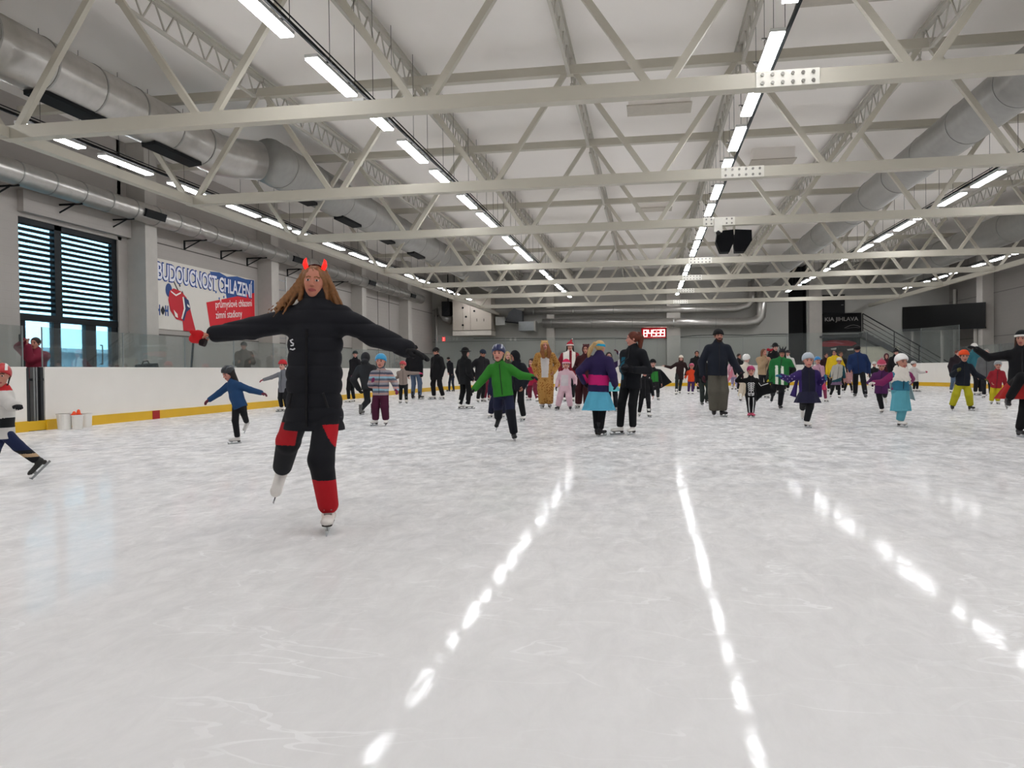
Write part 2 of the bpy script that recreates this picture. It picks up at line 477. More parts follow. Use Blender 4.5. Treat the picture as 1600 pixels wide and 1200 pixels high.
bays = list(zip(TRUSS_Y, TRUSS_Y[1:] + [YF]))
for bi, (a, c) in enumerate(bays):
    if bi == 0: continue
    up, lo, la = joist_meshes(c - a)
    proto = None
    for k, x in enumerate(PUR):
        if proto is None:
            r = bpy.data.objects.new('lattice_joist', None); COL.objects.link(r)
            up.build('top_chord', M_LACE, r); lo.build('bottom_chord', M_LACE, r); stuff(la.build('lacing', M_LACE, r)); proto = r
        else:
            r = copy_tree(proto)
        r.location = (x, a, 7.36)
        where = 'between %s and %s trusses' % (ORD[bi - 2], ORD[bi - 1]) if 2 <= bi < len(bays) - 1 else \
            ('before the nearest truss' if bi == 1 else 'beyond the farthest truss')
        tag(r, 'lattice joist in the %s line from left, %s' % (ORD[k], where), 'joist', 'lattice joists under the ceiling')

# ------------------------------------------------------------------ strip lights on their rails
ROWS = [(-11.32, 13.0, 'leftmost'), (-4.85, 11.15, 'second from left'), (1.80, 11.55, 'middle'), (8.36, 13.2, 'second from right'), (15.05, 13.5, 'rightmost')]
M_LED = emit('#f8f9fc', LAMP)
f = bpy.data.objects.new('strip_light', None); COL.objects.link(f)
b = MB(); b.box((0, 0, .05), (.2, 1.66, .05)); b.build('housing', mat('#c9c9c6', .5), f)
b = MB(); b.box((0, 0, .012), (.19, 1.63, .026)); b.build('diffuser', M_LED, f)
b = MB(); b.box((0, .45, .085), (.34, .04, .02)); b.box((0, -.45, .085), (.34, .04, .02)); stuff(b.build('rail_clamp', mat('#55524e', .6), f))
first = True
STARTS = {1: [6.4, 8.75, 11.17, 13.1, 15.55, 17.95, 20.65, 23.05, 24.85, 27.3, 29.7, 31.7, 34.6, 36.9, 39.2, 41.6, 44.0, 46.6, 49.0],
          2: [6.8, 9.0, 11.57, 13.6, 15.97, 18.37, 20.87, 23.25, 25.6, 27.55, 29.8, 32.0, 34.7, 37.0, 39.4, 41.8, 44.2, 46.8, 49.2],
          3: [6.5, 8.8, 11.3, 13.5, 15.9, 18.3, 20.87, 23.25, 25.4, 27.45, 29.85, 32.3, 34.9, 37.1, 39.6, 41.8, 44.2, 46.8, 49.2],
          0: [6.2, 8.6, 10.8, 13.0, 15.25, 17.7, 20.45, 22.5, 24.6, 27.1, 29.6, 31.9, 34.4, 36.8, 39.1, 41.6, 44.0, 46.6, 49.0],
          4: [6.5, 8.8, 11.3, 13.5, 15.9, 18.3, 20.8, 23.2, 25.4, 27.4, 29.8, 32.2, 34.8, 37.0, 39.5, 41.8, 44.2, 46.8, 49.2]}
NEARY = -6.0
for ri, (x, _, nm) in enumerate(ROWS):
    st = [-8.4, -6.0, -3.5, -1.1, 1.3, 3.9] + STARTS[ri]
    for i, y in enumerate(st):
        o = f if first else copy_tree(f); first = False
        o.location = (x, y + .83, 5.66)
        tag(o, 'white strip light, %s from the near end in the %s row' % (ORD[i], nm), 'light', 'strip lights hung in five rows')
    ox = -.14 if ri > 2 else .15
    rt = thing('light_rail', 'thin black rail and cables carrying the %s row of strip lights' % nm, 'rail', (x, 0, 5.75), 'rails of the strip lights')
    b = MB(); b.box((ox, 20, .0), (.035, 60, .05)); b.tube([(ox * 1.3, -10, .05), (ox * 1.3, 50, .05)], .012, 5); b.build('rail', M_DARK, rt)
    b = MB()
    for i, y in enumerate(st):
        for yy in (y + .35, y + 1.4): b.box((ox, yy, .9), (.008, .008, 1.78))
    stuff(b.build('hanging_wire', mat('#55524e', .6), rt))

# ------------------------------------------------------------------ air ducts
def duct(name, label, pts, r, m=M_GALV, n=28, ribs=None, grp='round metal air ducts', grilles=()):
    t = thing(name, label, 'duct', pts[0], grp)
    b = MB(); b.tube(pts, r, n); b.build('duct_pipe', m, t, pts[0], smooth=True)
    a, c = Vector(pts[0]), Vector(pts[-1])
    b = MB()
    for p0, p1 in zip(pts[:-1], pts[1:]):
        p0, p1 = Vector(p0), Vector(p1); Ls = (p1 - p0).length
        if Ls < 1.2: continue
        k = 0.6
        while k < Ls:
            q = p0 + (p1 - p0) * (k / Ls); d = (p1 - p0).normalized() * .02
            b.tube([q - d, q + d], r + .012, n); k += ribs or 1.5
    if b.v: stuff(b.build('joint_ring', M_GALVD, t, pts[0]))
    for (y, ang, ln, wd) in grilles:
        base = Vector(pts[0]); base.y = y
        nrm = Vector((math.cos(ang), 0, math.sin(ang))); p = base + nrm * (r + .02)
        b = MB(); b.bar(p - Vector((0, ln / 2, 0)), p + Vector((0, ln / 2, 0)), wd, .08, up=nrm); b.build('grille', M_DARK, t, pts[0])
    return t


duct('air_duct', 'wide spiral air duct high on the left with dark grilles underneath',
     [(-9.95, -8, 6.2), (-9.95, 17.4, 6.2), (-9.8, 17.9, 6.22), (-9.45, 18.5, 6.3)], .47, ribs=1.2,
     grilles=[(y, R(-84), 1.7, .3) for y in (6.0, 9.2, 12.5, 15.6)])
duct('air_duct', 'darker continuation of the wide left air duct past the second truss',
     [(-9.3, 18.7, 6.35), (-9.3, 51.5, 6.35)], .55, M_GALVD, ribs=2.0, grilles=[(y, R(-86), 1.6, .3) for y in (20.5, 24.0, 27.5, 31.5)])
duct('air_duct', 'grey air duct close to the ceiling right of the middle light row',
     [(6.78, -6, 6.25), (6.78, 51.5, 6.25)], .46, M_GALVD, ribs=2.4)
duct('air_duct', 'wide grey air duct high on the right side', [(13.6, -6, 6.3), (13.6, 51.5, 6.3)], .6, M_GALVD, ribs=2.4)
duct('air_duct', 'slim air duct running along the top of the left wall', [(-13.72, -8, 5.56), (-13.72, 47.5, 5.5)], .27, ribs=1.0,
     grilles=[(y, R(-18), .9, .22) for y in (20.3, 29.5, 38, 45)])
# brackets under the slim duct
for i, y in enumerate((15.6, 17.6, 19.6, 23.2, 25.4, 27.2, 30.5, 33.0, 35.2)):
    t = thing('wall_bracket', 'dark steel bracket under the slim duct, %s along the left wall' % ORD[i], 'bracket', (XL, y, 5.1), 'brackets under the wall duct')
    b = MB(); b.box((.02, 0, .02), (.04, .05, .3)); b.box((.4, 0, .15), (.78, .04, .04)); b.build('bracket_arm', M_DARK, t)
    b = MB(); b.bar((.03, 0, -.1), (.55, 0, .14), .03, .03); b.build('brace', M_DARK, t)
# ducts on the far wall
def yat(u, v, Y=YF - .6): return tuple(at_y(u, v, Y))
q = [yat(u, v) for u, v in ((848, 505), (1165, 504), (1182, 501), (1189, 494), (1190, 484), (1191, 440))]
duct('air_duct', 'lower round air duct on the far wall, turning up at its right end', q, .3, ribs=2.6)
q = [yat(u, v, YF - .45) for u, v in ((820, 487), (1150, 482), (1168, 477), (1174, 470), (1175, 440))]
duct('air_duct', 'upper air duct on the far wall behind the last truss', q, .22, ribs=2.6)

# ceiling boxes
for i, (x, y, wx) in enumerate(((.3, 19.35, 1.42), (.25, 31.4, 1.3), (3.3, 14.0, 1.5), (3.7, 25.0, 1.2))):
    t = thing('ceiling_hatch', 'shallow pale box under the ceiling, %s' % ['right of the second truss centre', 'near the fourth truss', 'at the top edge of the picture', 'right of the middle light row'][i], 'hatch', (x, y, ZC), 'pale ceiling boxes')
    b = MB(); b.box((0, 0, -.17), (wx, .7, .34)); b.build('box_casing', M_CEIL, t)
    b = MB(); b.box((0, 0, -.35), (wx + .08, .78, .03)); b.build('rim', mat('#b9b2a6', .7), t)

# speakers hung from the third truss
sx, sy, sz = at_y(1146, 377, 21.75)
t = thing('speaker_cluster', 'pair of black loudspeakers hung under the third truss', 'speaker', (sx, sy, sz + .35))
for s in (-1, 1):
    poly = [(-.2, .25), (.2, .28), (.22, -.02), (.1, -.3), (-.13, -.3), (-.24, -.02)] if s < 0 else [(-.2, .28), (.22, .25), (.23, -.02), (.05, -.3), (-.2, -.3), (-.22, 0)]
    b = MB(); b.prism(poly, (1, 0, 0), (0, 0, 1), (0, 1, 0), (sx + s * .22, sy - .2, sz), th=.38); o = b.build('loudspeaker', mat('#07080c', .8, 0, .2), t, (sx, sy, sz + .35))
b = MB(); b.tube([(sx, sy - .16, sz + .15), (sx, sy - .16, ZB + .1)], .035, 8); b.box((sx, sy - .02, sz + .2), (.5, .06, .05)); b.build('hanger', M_STEEL, t, (sx, sy, sz + .35))
bx = at_y(1122, 352, 21.3)
t = thing('projector_box', 'small white box clamped on the third truss by the speakers', 'device', tuple(bx))
b = MB(); b.box((0, 0, .0), (.2, .16, .36)); b.build('casing', mat('#dcd9cf', .5), t)
b = MB(); b.tube([(0, -.02, -.16), (0, -.06, -.22)], .06, 10); b.build('lens', M_BLACK, t)

# ------------------------------------------------------------------ boards and glass round the ice
M_BOARD = mat('#efebe4', .35, 0, .4, .03, 2)
M_KICK = mat('#e0b21c', .45, 0, .4, .06, 3)


def sweep(path, half, z0, z1, m):
    b = MB(); n = len(path); L = []; Rr = []
    for i, p in enumerate(path):
        a = Vector(path[max(i - 1, 0)]); c = Vector(path[min(i + 1, n - 1)]); d = (c - a).normalized(); nn = Vector((-d.y, d.x))
        L.append(Vector(p) + nn * half[0]); Rr.append(Vector(p) + nn * half[1])
    vs = [(q.x, q.y, z) for q in L for z in (z0, z1)] + [(q.x, q.y, z) for q in Rr for z in (z0, z1)]
    o = 2 * n; fs = []
    for i in range(n - 1):
        fs += [(2 * i, 2 * i + 2, 2 * i + 3, 2 * i + 1)[::-1], (o + 2 * i, o + 2 * i + 1, o + 2 * i + 3, o + 2 * i + 2)[::-1],
               (2 * i + 1, 2 * i + 3, o + 2 * i + 3, o + 2 * i + 1)[::-1], (2 * i, o + 2 * i, o + 2 * i + 2, 2 * i + 2)[::-1]]
    fs += [(0, 1, o + 1, o), (2 * n - 2, o + 2 * n - 2, o + 2 * n - 1, 2 * n - 1)]
    b.add(vs, fs); return b


full = rink_path(.06)
GY0 = at_x(42, 600, BL)[1]; GY1 = at_x(71, 600, BL)[1]       # open gate in the left boards


def run(pts, label, name='dasher_boards'):
    t = thing(name, label, 'boards', (pts[0][0], pts[0][1], 0), 'white boards round the ice')
    bb = (pts[0][0], pts[0][1], 0)
    sweep(pts, (.05, -.05), 0, 1.2, M_BOARD).build('board_face', M_BOARD, t, bb)
    sweep(pts, (.06, -.075), 0.0, .2, M_KICK).build('kick_strip', M_KICK, t, bb)
    sweep(pts, (.08, -.06), 1.2, 1.225, M_BOARD).build('cap_rail', mat('#f3f0ea', .4), t, bb)
    return t


x_ = full[0][0]
tl = run([(x_, -2), (x_, GY0)], 'white boards at the left edge beside the open gate')
tm = run([(x_, GY1), (x_, 43)], 'long white boards with yellow kick strip along the left side')
N1 = 11
te = run([(x_, 43.02)] + full[1:N1] + full[N1:2 * N1], 'white curved end boards with yellow kick strip at the far side')
tr_ = run([full[2 * N1 - 1], (full[2 * N1][0], -2)], 'white boards along the right side behind the skaters')
b = MB(); ry = at_x(243, 650, BL)[1]; b.box((x_ + .078, ry, .1), (.01, .28, .2)); b.build('red_marker', mat('#a81a1e', .5), tm, (x_, GY1, 0))
# gate posts and the door seen open
t = thing('gate_frame', 'grey metal gate posts in the gap of the left boards', 'gate', (x_, GY0, 0))
for k, u in enumerate((45, 55, 59, 67)):
    yy = at_x(u, 600, BL)[1]; b = MB(); b.box((x_, yy, .62), (.08, .07 if k in (0, 3) else .04, 1.2)); b.build('post', mat('#8a8c8d' if k in (1, 2) else '#3a3d40', .4, .6), t, (x_, GY0, 0))
b = MB(); b.box((x_ + .0, (GY0 + GY1) / 2, .05), (.1, GY1 - GY0, .1)); b.build('sill', M_DARK, t, (x_, GY0, 0))
b = MB(); b.box((x_, (GY0 + GY1) / 2, .98), (.05, GY1 - GY0, .05)); b.build('latch_bar', M_DARK, t, (x_, GY0, 0))
tk = thing('threshold_strip', 'yellow strip at the foot of the open gate', 'strip', (x_, GY0, 0))
b = MB(); b.box((x_ + .03, (GY0 + GY1) / 2, .1), (.05, GY1 - GY0, .18)); b.build('strip', M_KICK, tk, (x_, GY0, 0))

MGL = glass((.96, .985, .98), .4, .03)


def glass_run(p0, p1, z1, label, step=2.4):
    p0, p1 = Vector(p0), Vector(p1); L = (p1 - p0).length; n = max(1, round(L / step)); a = math.atan2((p1 - p0).y, (p1 - p0).x)
    t = thing('glass_screen', label, 'glass', (p0.x, p0.y, 1.22), 'clear screens on the boards')
    for i in range(n):
        c = p0 + (p1 - p0) * ((i + .5) / n)
        b = MB(); b.box((c.x, c.y, (1.225 + z1) / 2), (L / n - .03, .012, z1 - 1.225), a); b.build('pane', MGL, t, (p0.x, p0.y, 1.22))
    b = MB()
    for i in range(n + 1):
        c = p0 + (p1 - p0) * (i / n); b.box((c.x, c.y, (1.225 + z1) / 2), (.018, .02, z1 - 1.225), a)
    stuff(b.build('clip_post', mat('#85898a', .5, .3), t, (p0.x, p0.y, 1.22)))


glass_run((x_, GY1), (x_, 43), 2.0, 'low clear screen above the long left boards')
glass_run((x_, -2), (x_, GY0 - .02), 2.0, 'low clear screen above the boards at the left edge')
prev = (x_, 43.1)
pts = [full[3], full[6], full[10]]
for i, pp in enumerate(pts):
    glass_run(prev, pp, 3.1, 'tall clear screen in the far left corner, %s pane group' % ORD[i], 3); prev = pp
glass_run(prev, full[N1], 3.1, 'tall clear screen above the far end boards')
prev = full[N1]
for i, pp in enumerate((full[N1 + 4], full[N1 + 7], full[N1 + 10])):
    glass_run(prev, pp, 3.1, 'tall clear screen in the far right corner, %s pane group' % ORD[i], 3); prev = pp
glass_run(full[2 * N1 - 1], (full[2 * N1][0], 5), 2.0, 'low clear screen above the right boards')

# white buckets with cones by the left boards
M_BKT = mat('#e9e6e0', .5, 0, .4, .03)
for i, (u, v, rr) in enumerate(((101, 671, .14), (121, 670.5, .105), (136, 667.5, .10))):
    p = at_z(u, v, 0); p[0] = max(p[0], BL + .02 + rr + .1)
    t = thing('bucket', ['large white bucket at the left end of three by the boards', 'middle white bucket holding orange cones', 'rightmost of the three white buckets by the boards'][i], 'bucket', (p[0], p[1], 0), 'white buckets on the ice')
    h = .31 if i == 0 else .28
    b = MB(); b.tube([(0, 0, 0), (0, 0, h)], [rr * .85, rr], 20, cap=False); b.tube([(0, 0, h), (0, 0, .02)], [rr * .94, rr * .8], 20); b.build('tub', M_BKT, t, smooth=False)
    b = MB(); b.tube([(0, 0, h - .02), (0, 0, h)], rr + .012, 20); b.build('rim', M_BKT, t)
    if i == 1:
        for k in range(2):
            cx, cy = p[0] - .03 + .01 * k, p[1] - .05 + .11 * k
            tt = thing('marker_cone', ['bright orange cone lying on top of the middle bucket', 'smaller orange cone stuck in the middle bucket'][k], 'cone', (cx, cy, h))
            b = MB(); b.tube([(0, 0, 0), (.01, .0, .06 + .03 * k), (.015, 0, .07 + .03 * k)], [.05, .025, .012], 14); b.build('cone_body', mat('#f0562c', .5), tt)
            b = MB(); b.box((0, 0, .008), (.1, .1, .016), .3 * k); b.build('base', mat('#e84a22', .5), tt)

# ------------------------------------------------------------------ banner on the left wall
BY0, BY1, BZ0, BZ1 = 21.55, 27.72, 2.42, 4.52
bn = thing('banner', 'large printed banner with red hockey player and white slogan on the left wall', 'banner', (XL, BY0, BZ0))
BB = (XL, BY0, BZ0); WB, HB = BY1 - BY0, BZ1 - BZ0
b = MB(); b.box((XL + .012, (BY0 + BY1) / 2, (BZ0 + BZ1) / 2), (.016, WB, HB)); b.build('sheet', mat('#d9d4cb', .6, 0, .3, .02), bn, BB)


def flat(name, polys, col, lay, th=.003):
    b = MB()
    for p in polys: b.prism(p, (0, 1, 0), (0, 0, 1), (1, 0, 0), (XL + .02 + lay * .004, BY0, BZ0), th=th)
    return b.build(name, mat(col, .6, 0, .3, .02), bn, BB)


flat('blue_field', [[(3.1, 2.05), (3.3, 1.8), (3.7, 1.86), (4.0, 1.7), (4.2, 1.15), (4.9, 1.2), (6.14, 1.55), (6.14, 2.09), (5.5, 2.06), (4.9, 2.09), (4.2, 2.0), (3.7, 2.09)]], '#27508f', 0)
flat('blue_spray', [[(3.45 + dx, 1.35 + dz), (3.52 + dx, 1.38 + dz), (3.5 + dx, 1.45 + dz), (3.42 + dx, 1.42 + dz)] for dx, dz in ((0, 0), (.5, -.12), (.85, -.05), (1.05, -.2), (.7, -.3), (.2, -.2), (1.3, -.1))], '#35609f', 0)
flat('red_field', [[(2.85, 1.0), (6.14, 1.62), (6.14, .56), (3.05, .22)]], '#cf1f2b', 1)
flat('yellow_edge', [[(3.05, .21), (6.14, .55), (6.14, .46), (3.08, .1)]], '#e8c21b', 1)
flat('white_edge', [[(3.08, .1), (6.14, .46), (6.14, .38), (3.1, .02)]], '#e9e6de', 1)


def letters(body, y, z, size, col, lay, shear=0, bold=0, name='lettering', rot=0.0, sx=1.0, wd=None):
    me = text_mb(body, size, .002, shear, bold); o = link(name, me, bn); me.materials.append(mat(col, .6, 0, .3, 0))
    if wd: sx = wd / max(v_.co.x for v_ in me.vertices)
    Mx = Matrix(((0, 0, 1), (1, 0, 0), (0, 1, 0))).to_4x4()
    o.matrix_local = Matrix.Translation((.02 + lay * .004, y, z)) @ Mx @ Matrix.Rotation(rot, 4, 'Z') @ Matrix.Diagonal((sx, 1, 1, 1))
    return o


letters('BUDOUCNOST CHLAZENÍ', .14, 1.5, .68, '#23448c', 2, 0, .05, 'slogan_outline', -.012, wd=5.85)
letters('BUDOUCNOST CHLAZENÍ', .16, 1.5, .68, '#e6e6ee', 3, 0, .012, 'slogan', -.012, wd=5.8)
letters('průmyslové chlazení', 3.4, .86, .36, '#f3e9e6', 3, 0, .0, 'red_panel_text', .10, .86)
letters('zimní stadiony', 3.42, .50, .36, '#f3e9e6', 3, 0, .0, 'red_panel_text', .10, .86)
letters('H', .12, .42, .42, '#274a8a', 2, 0, .016, 'logo', 0, .6); letters('H', .54, .42, .42, '#274a8a', 2, 0, .016, 'logo', 0, .6)
flat('logo_diamond', [[(.32, .56), (.43, .7), (.54, .56), (.43, .42)]], '#101828', 3)
# printed hockey player bending over, seen from the side
flat('player_stick', [[(.98, 1.52), (1.02, 1.54), (1.45, 1.05), (1.4, 1.02)], [(1.3, 1.42), (1.36, 1.44), (1.72, .9), (1.66, .88)]], '#2a2c33', 0)
flat('player_helmet', [[(.76 + .17 * math.cos(t), 1.2 + .21 * math.sin(t)) for t in [k * math.pi / 8 for k in range(16)]]], '#2a477f', 1)
flat('player_body', [[(.8, 1.18), (1.0, 1.28), (1.42, 1.22), (1.7, 1.05), (1.88, .75), (1.98, .5), (2.2, .0), (1.5, 0), (1.46, .3), (1.12, .34), (.82, .58), (.72, .9)]], '#c02430', 2)
flat('player_sleeve', [[(1.52, 1.08), (1.8, .98), (1.9, .72), (1.68, .6), (1.52, .3), (1.42, .36), (1.6, .7)]], '#23335f', 3)
flat('player_trim', [[(1.46, 1.05), (1.53, 1.07), (1.61, .7), (1.44, .36), (1.38, .38), (1.53, .7)], [(1.72, .86), (1.84, .8), (1.85, .74), (1.72, .79)]], '#e7e3dc', 4)
flat('player_collar', [[(.84, 1.2), (1.12, 1.1), (1.38, 1.2), (1.39, 1.16), (1.12, 1.05), (.86, 1.15)]], '#ece8e2', 3)
flat('player_glove', [[(1.3, 1.32), (1.42, 1.42), (1.5, 1.3), (1.42, 1.2)]], '#d8d4cf', 3)
flat('player_number', [[(.98, .62), (1.18, .5), (1.2, .38), (1.06, .42)]], '#e3dfd8', 3)

# wall ladder behind the woman
lt = thing('wall_ladder', 'pale metal ladder fixed on the left wall right of the banner', 'ladder', (XL + .3, 28.9, 1.0))
for y in (28.62, 29.42):
    b = MB(); b.box((XL + .45, y, 2.95), (.05, .05, 3.7)); b.build('rail', mat('#c9c9c6', .4, .4), lt, (XL + .3, 28.9, 1.0))
for i in range(10):
    b = MB(); b.box((XL + .45, 29.02, 1.3 + i * .37), (.04, .8, .035)); b.build('rung', mat('#8b8d8e', .4, .4), lt, (XL + .3, 28.9, 1.0))
# things behind the left boards
p = at_x(297, 560, BL - .35)
hs = thing('hockey_stick', 'black hockey stick leaning behind the left screen below the banner', 'stick', (p[0], p[1], 0))
b = MB(); b.bar((-.05, -.05, .05), (.02, .14, 1.95), .03, .045); b.build('shaft', M_BLACK, hs)
b = MB(); b.bar((-.05, -.05, .04), (-.05, -.34, .05), .03, .08); b.build('stick_blade', M_BLACK, hs)
p = at_x(226, 570, BL - .45)
bgx = thing('sports_bag', 'black bag on a bench behind the left boards', 'bag', (p[0], p[1], 1.05))
b = MB(); b.prism([(-.32, 0), (.3, 0), (.34, .1), (.26, .28), (-.18, .24)], (0, 1, 0), (0, 0, 1), (1, 0, 0), (-.12, 0, 0), th=.3); b.build('bag_body', M_DARK, bgx)
b = MB(); b.tube([(0, -.1, .24), (0, -.05, .32), (0, .12, .34), (0, .18, .27)], .015, 6); b.build('handle', M_BLACK, bgx)
bc = thing('bench', 'plain bench under the black bag behind the left boards', 'bench', (p[0], p[1], 0))
b = MB(); b.box((0, 0, 1.02), (.4, 1.6, .05)); b.build('bench_top', mat('#7a6a55', .7), bc)
for s in (-.7, .7):
    b = MB(); b.box((0, s, .475), (.34, .05, 1.05)); b.build('leg', M_DARK, bc)

# ------------------------------------------------------------------ far wall: air handler, clock, signs, stairs
Yh = YF - 1.5
a = at_y(707, 468, Yh); c = at_y(768, 524, Yh)
hv = thing('air_handler', 'big beige air handling cabinet hung in the far left corner', 'air handler', ((a[0] + c[0]) / 2, YF - .8, c[2]))
HB_ = ((a[0] + c[0]) / 2, YF - .8, c[2]); wv = c[0] - a[0]; hz = 6.0 - c[2]
MH = mat('#b9afa3', .5, .1, .4, .05)
b = MB(); b.box((a[0] + wv * .13, YF - .8, c[2] + .36 + (hz - .36) / 2), (wv * .26, 1.4, hz - .36)); b.build('side_section', MH, hv, HB_)
b = MB(); b.box((a[0] + wv * .36, YF - .8, c[2] + .36 + (hz - .36) / 2), (wv * .19, 1.4, hz - .36)); b.build('filter_section', MH, hv, HB_)
b = MB(); b.box((a[0] + wv * .73, YF - .8, c[2] + .36 + (hz - .36) / 2), (wv * .53, 1.42, hz - .36)); b.build('fan_section', MH, hv, HB_)
b = MB(); b.box(((a[0] + c[0]) / 2, YF - .8, c[2] + .17), (wv, 1.5, .3)); b.build('base_tray', mat('#cfc8bd', .5), hv, HB_)
for u, v in ((723, 481), (723, 508), (728, 495), (741, 486)):
    q = at_y(u, v, Yh - .02); b = MB(); b.tube([(q[0], Yh + .01, q[2]), (q[0], Yh - .03, q[2])], .07, 10); b.build('knob', M_BLACK, hv, HB_)
for u in (745, 756):
    q = at_y(u, 500, Yh - .02); b = MB(); b.box((q[0], Yh - .02, q[2]), (.03, .04, .18)); b.build('handle', M_BLACK, hv, HB_)
b = MB()
for u in (710, 765):
    q = at_y(u, 470, YF - .8); b.tube([(q[0], YF - .8, 5.9), (q[0], YF - .8, ZC - .02)], .02, 6)
stuff(b.build('hanger_rod', M_DARK, hv, HB_))
dk = thing('fan_inlet', 'black square fan inlet left of the air handling cabinet', 'inlet', tuple(at_y(699, 483, YF - .8)))
q = at_y(699, 483, YF - .8)
b = MB(); b.box((0, 0, 0), (.55, .9, .95)); b.build('housing', M_BLACK, dk); b = MB(); b.tube([(0, -.44, 0), (0, -.5, 0)], .2, 14); b.build('cone', M_DARK, dk)
b = MB(); b.tube([(0, .2, .47), (0, .2, ZC - q[2] - .03)], .03, 6); b.build('hanger', M_DARK, dk)
duct('air_duct', 'dark curved air duct below the black fan inlet', [yat(u, v) for u, v in ((691, 480), (691, 488), (696, 497), (706, 500))], .3, M_GALVD)
q0, q1 = at_y(681, 485, YF - .35), at_y(681, 590, YF - .35)
pp = thing('drain_pipe', 'shiny vertical pipe in the far left corner', 'pipe', tuple(q1))
b = MB(); b.tube([(q0[0], q0[1], 5.3), (q0[0] + .03, q0[1], 3.4), (q1[0], q1[1], .0)], .07, 10); b.build('pipe', M_GALV, pp, tuple(q1), smooth=True)
b = MB()
for z in (1.5, 3.2, 4.8): b.box((q0[0], q0[1] + .15, z), (.2, .26, .05))
stuff(b.build('pipe_clip', M_DARK, pp, tuple(q1)))
bxx = thing('duct_plenum', 'pale sheet metal box at the left end of the lower far duct', 'duct', tuple(at_y(824, 510, YF - .6)), 'sheet metal duct boxes')
b = MB(); b.box((0, 0, 0), (1.05, .8, .6)); b.box((0, .46, 0), (.2, .26, .2)); b.build('casing', mat('#a9aeb0', .4, .4), bxx); b = MB(); b.box((.55, 0, 0), (.1, .9, .7)); b.build('flange', M_GALV, bxx)
bx2 = thing('duct_plenum', 'small pale metal box right of the air handling cabinet', 'duct', tuple(at_y(783, 502, YF - .6)), 'sheet metal duct boxes')
b = MB(); b.box((0, 0, 0), (.62, .7, .52)); b.box((0, .45, 0), (.2, .28, .2)); b.build('casing', mat('#b3b3af', .4, .3), bx2); b = MB(); b.box((0, -.36, 0), (.5, .02, .4)); b.build('panel', mat('#a2a29e', .4, .3), bx2)
tp = thing('duct_transition', 'dark tapered duct piece between the two metal boxes', 'duct', tuple(at_y(804, 495, YF - .6)))
b = MB(); b.prism([(-.6, -.35), (.55, -.5), (.55, .35), (0, .55), (-.3, .3)], (1, 0, 0), (0, 0, 1), (0, 1, 0), (0, -.3, 0), th=.7); b.build('casing', mat('#55575a', .5, .3), tp)
b = MB(); b.bar((-.6, -.32, -.33), (.55, -.32, -.48), .04, .05); b.build('seam', M_DARK, tp)

# emergency number lights and small lamps on the far wall
q = at_y(694, 530, YF)
ex = thing('exit_sign', 'small glowing red sign on the far wall at left', 'sign', (q[0], YF, q[2]))
b = MB(); b.box((0, -.06, 0), (.22, .1, .3)); b.build('case', mat('#7a1414', .5), ex)
b = MB(); b.box((0, -.115, 0), (.2, .012, .28)); b.build('lit_face', emit('#ff2020', 1.6), ex)
b = MB()
for z in (-.06, .06): b.box((0, -.123, z), (.1, .008, .03))
b.build('mark', emit('#ffd0d0', 2.0), ex)
for i, (u, v) in enumerate(((709, 529), (714, 529), (798, 530), (805, 530))):
    q = at_y(u, v, YF)
    o = thing('wall_tag', 'small pale plate on the far wall, %s from the left' % ORD[i], 'plate', (q[0], YF, q[2]), 'small plates on the far wall')
    b = MB(); b.box((0, -.02, 0), (.13, .04, .2)); b.build('plate', mat('#c9c6bf', .6), o)
    b = MB(); b.box((0, -.045, .04), (.07, .01, .02)); b.build('mark', mat('#5b5a57', .6), o)

# clock
ca, cc = at_y(1002, 512.5, YF - .2), at_y(1041, 528.5, YF - .2)
ck = thing('digital_clock', 'red glowing digital clock on the far wall', 'clock', ((ca[0] + cc[0]) / 2, YF - .1, (ca[2] + cc[2]) / 2))
cw, chh = cc[0] - ca[0], ca[2] - cc[2]
b = MB(); b.box((0, 0, 0), (cw, .16, chh)); b.build('case', mat('#2a0508', .5), ck)
b = MB(); b.box((0, -.085, 0), (cw - .04, .01, chh - .04)); b.build('face', emit('#b00418', .4), ck)
SEG = {'8': 'abcdefg', '4': 'bcfg', '5': 'acdfg', '3': 'abcdg', '9': 'abcdfg'}
dh = .40; dw = .195


def digit(ch, x):
    s = MB(); t_ = .056
    pos = {'a': (0, dh / 2, dw, t_), 'd': (0, -dh / 2, dw, t_), 'g': (0, 0, dw, t_), 'f': (-dw / 2, dh / 4, t_, dh / 2), 'b': (dw / 2, dh / 4, t_, dh / 2),
           'e': (-dw / 2, -dh / 4, t_, dh / 2), 'c': (dw / 2, -dh / 4, t_, dh / 2)}
    for k in SEG[ch]:
        px, pz, w_, h_ = pos[k]; s.box((x + px, -.097, pz), (w_ + (t_ if w_ > t_ else 0) * .8, .014, h_ + (t_ * .6 if h_ > t_ else 0)))
    return s


M_DIG = emit('#ffeee8', 1.3, 'digit_glow')
for ch, x in (('8', -.53), ('4', -.24), ('5', .05), ('3', .32), ('9', .58)):
    digit(ch, x).build('digit', M_DIG, ck)
b = MB(); b.box((.185, -.097, .1), (.05, .014, .05)); b.box((.185, -.097, -.1), (.05, .014, .05)); b.build('colon', M_DIG, ck)
# cable swags on the far wall
cb = thing('wall_cable', 'thin dark cable running along the far wall behind the skaters', 'cable', (0, YF, 3))
b = MB(); b.tube([tuple(at_y(u, v, YF - .04)) for u, v in ((740, 529), (830, 529), (900, 529), (960, 528), (1000, 530), (1050, 528), (1090, 524), (1130, 523), (1165, 524), (1200, 522), (1231, 522))], .018, 5); b.build('cable', M_DARK, cb, (0, YF, 3))

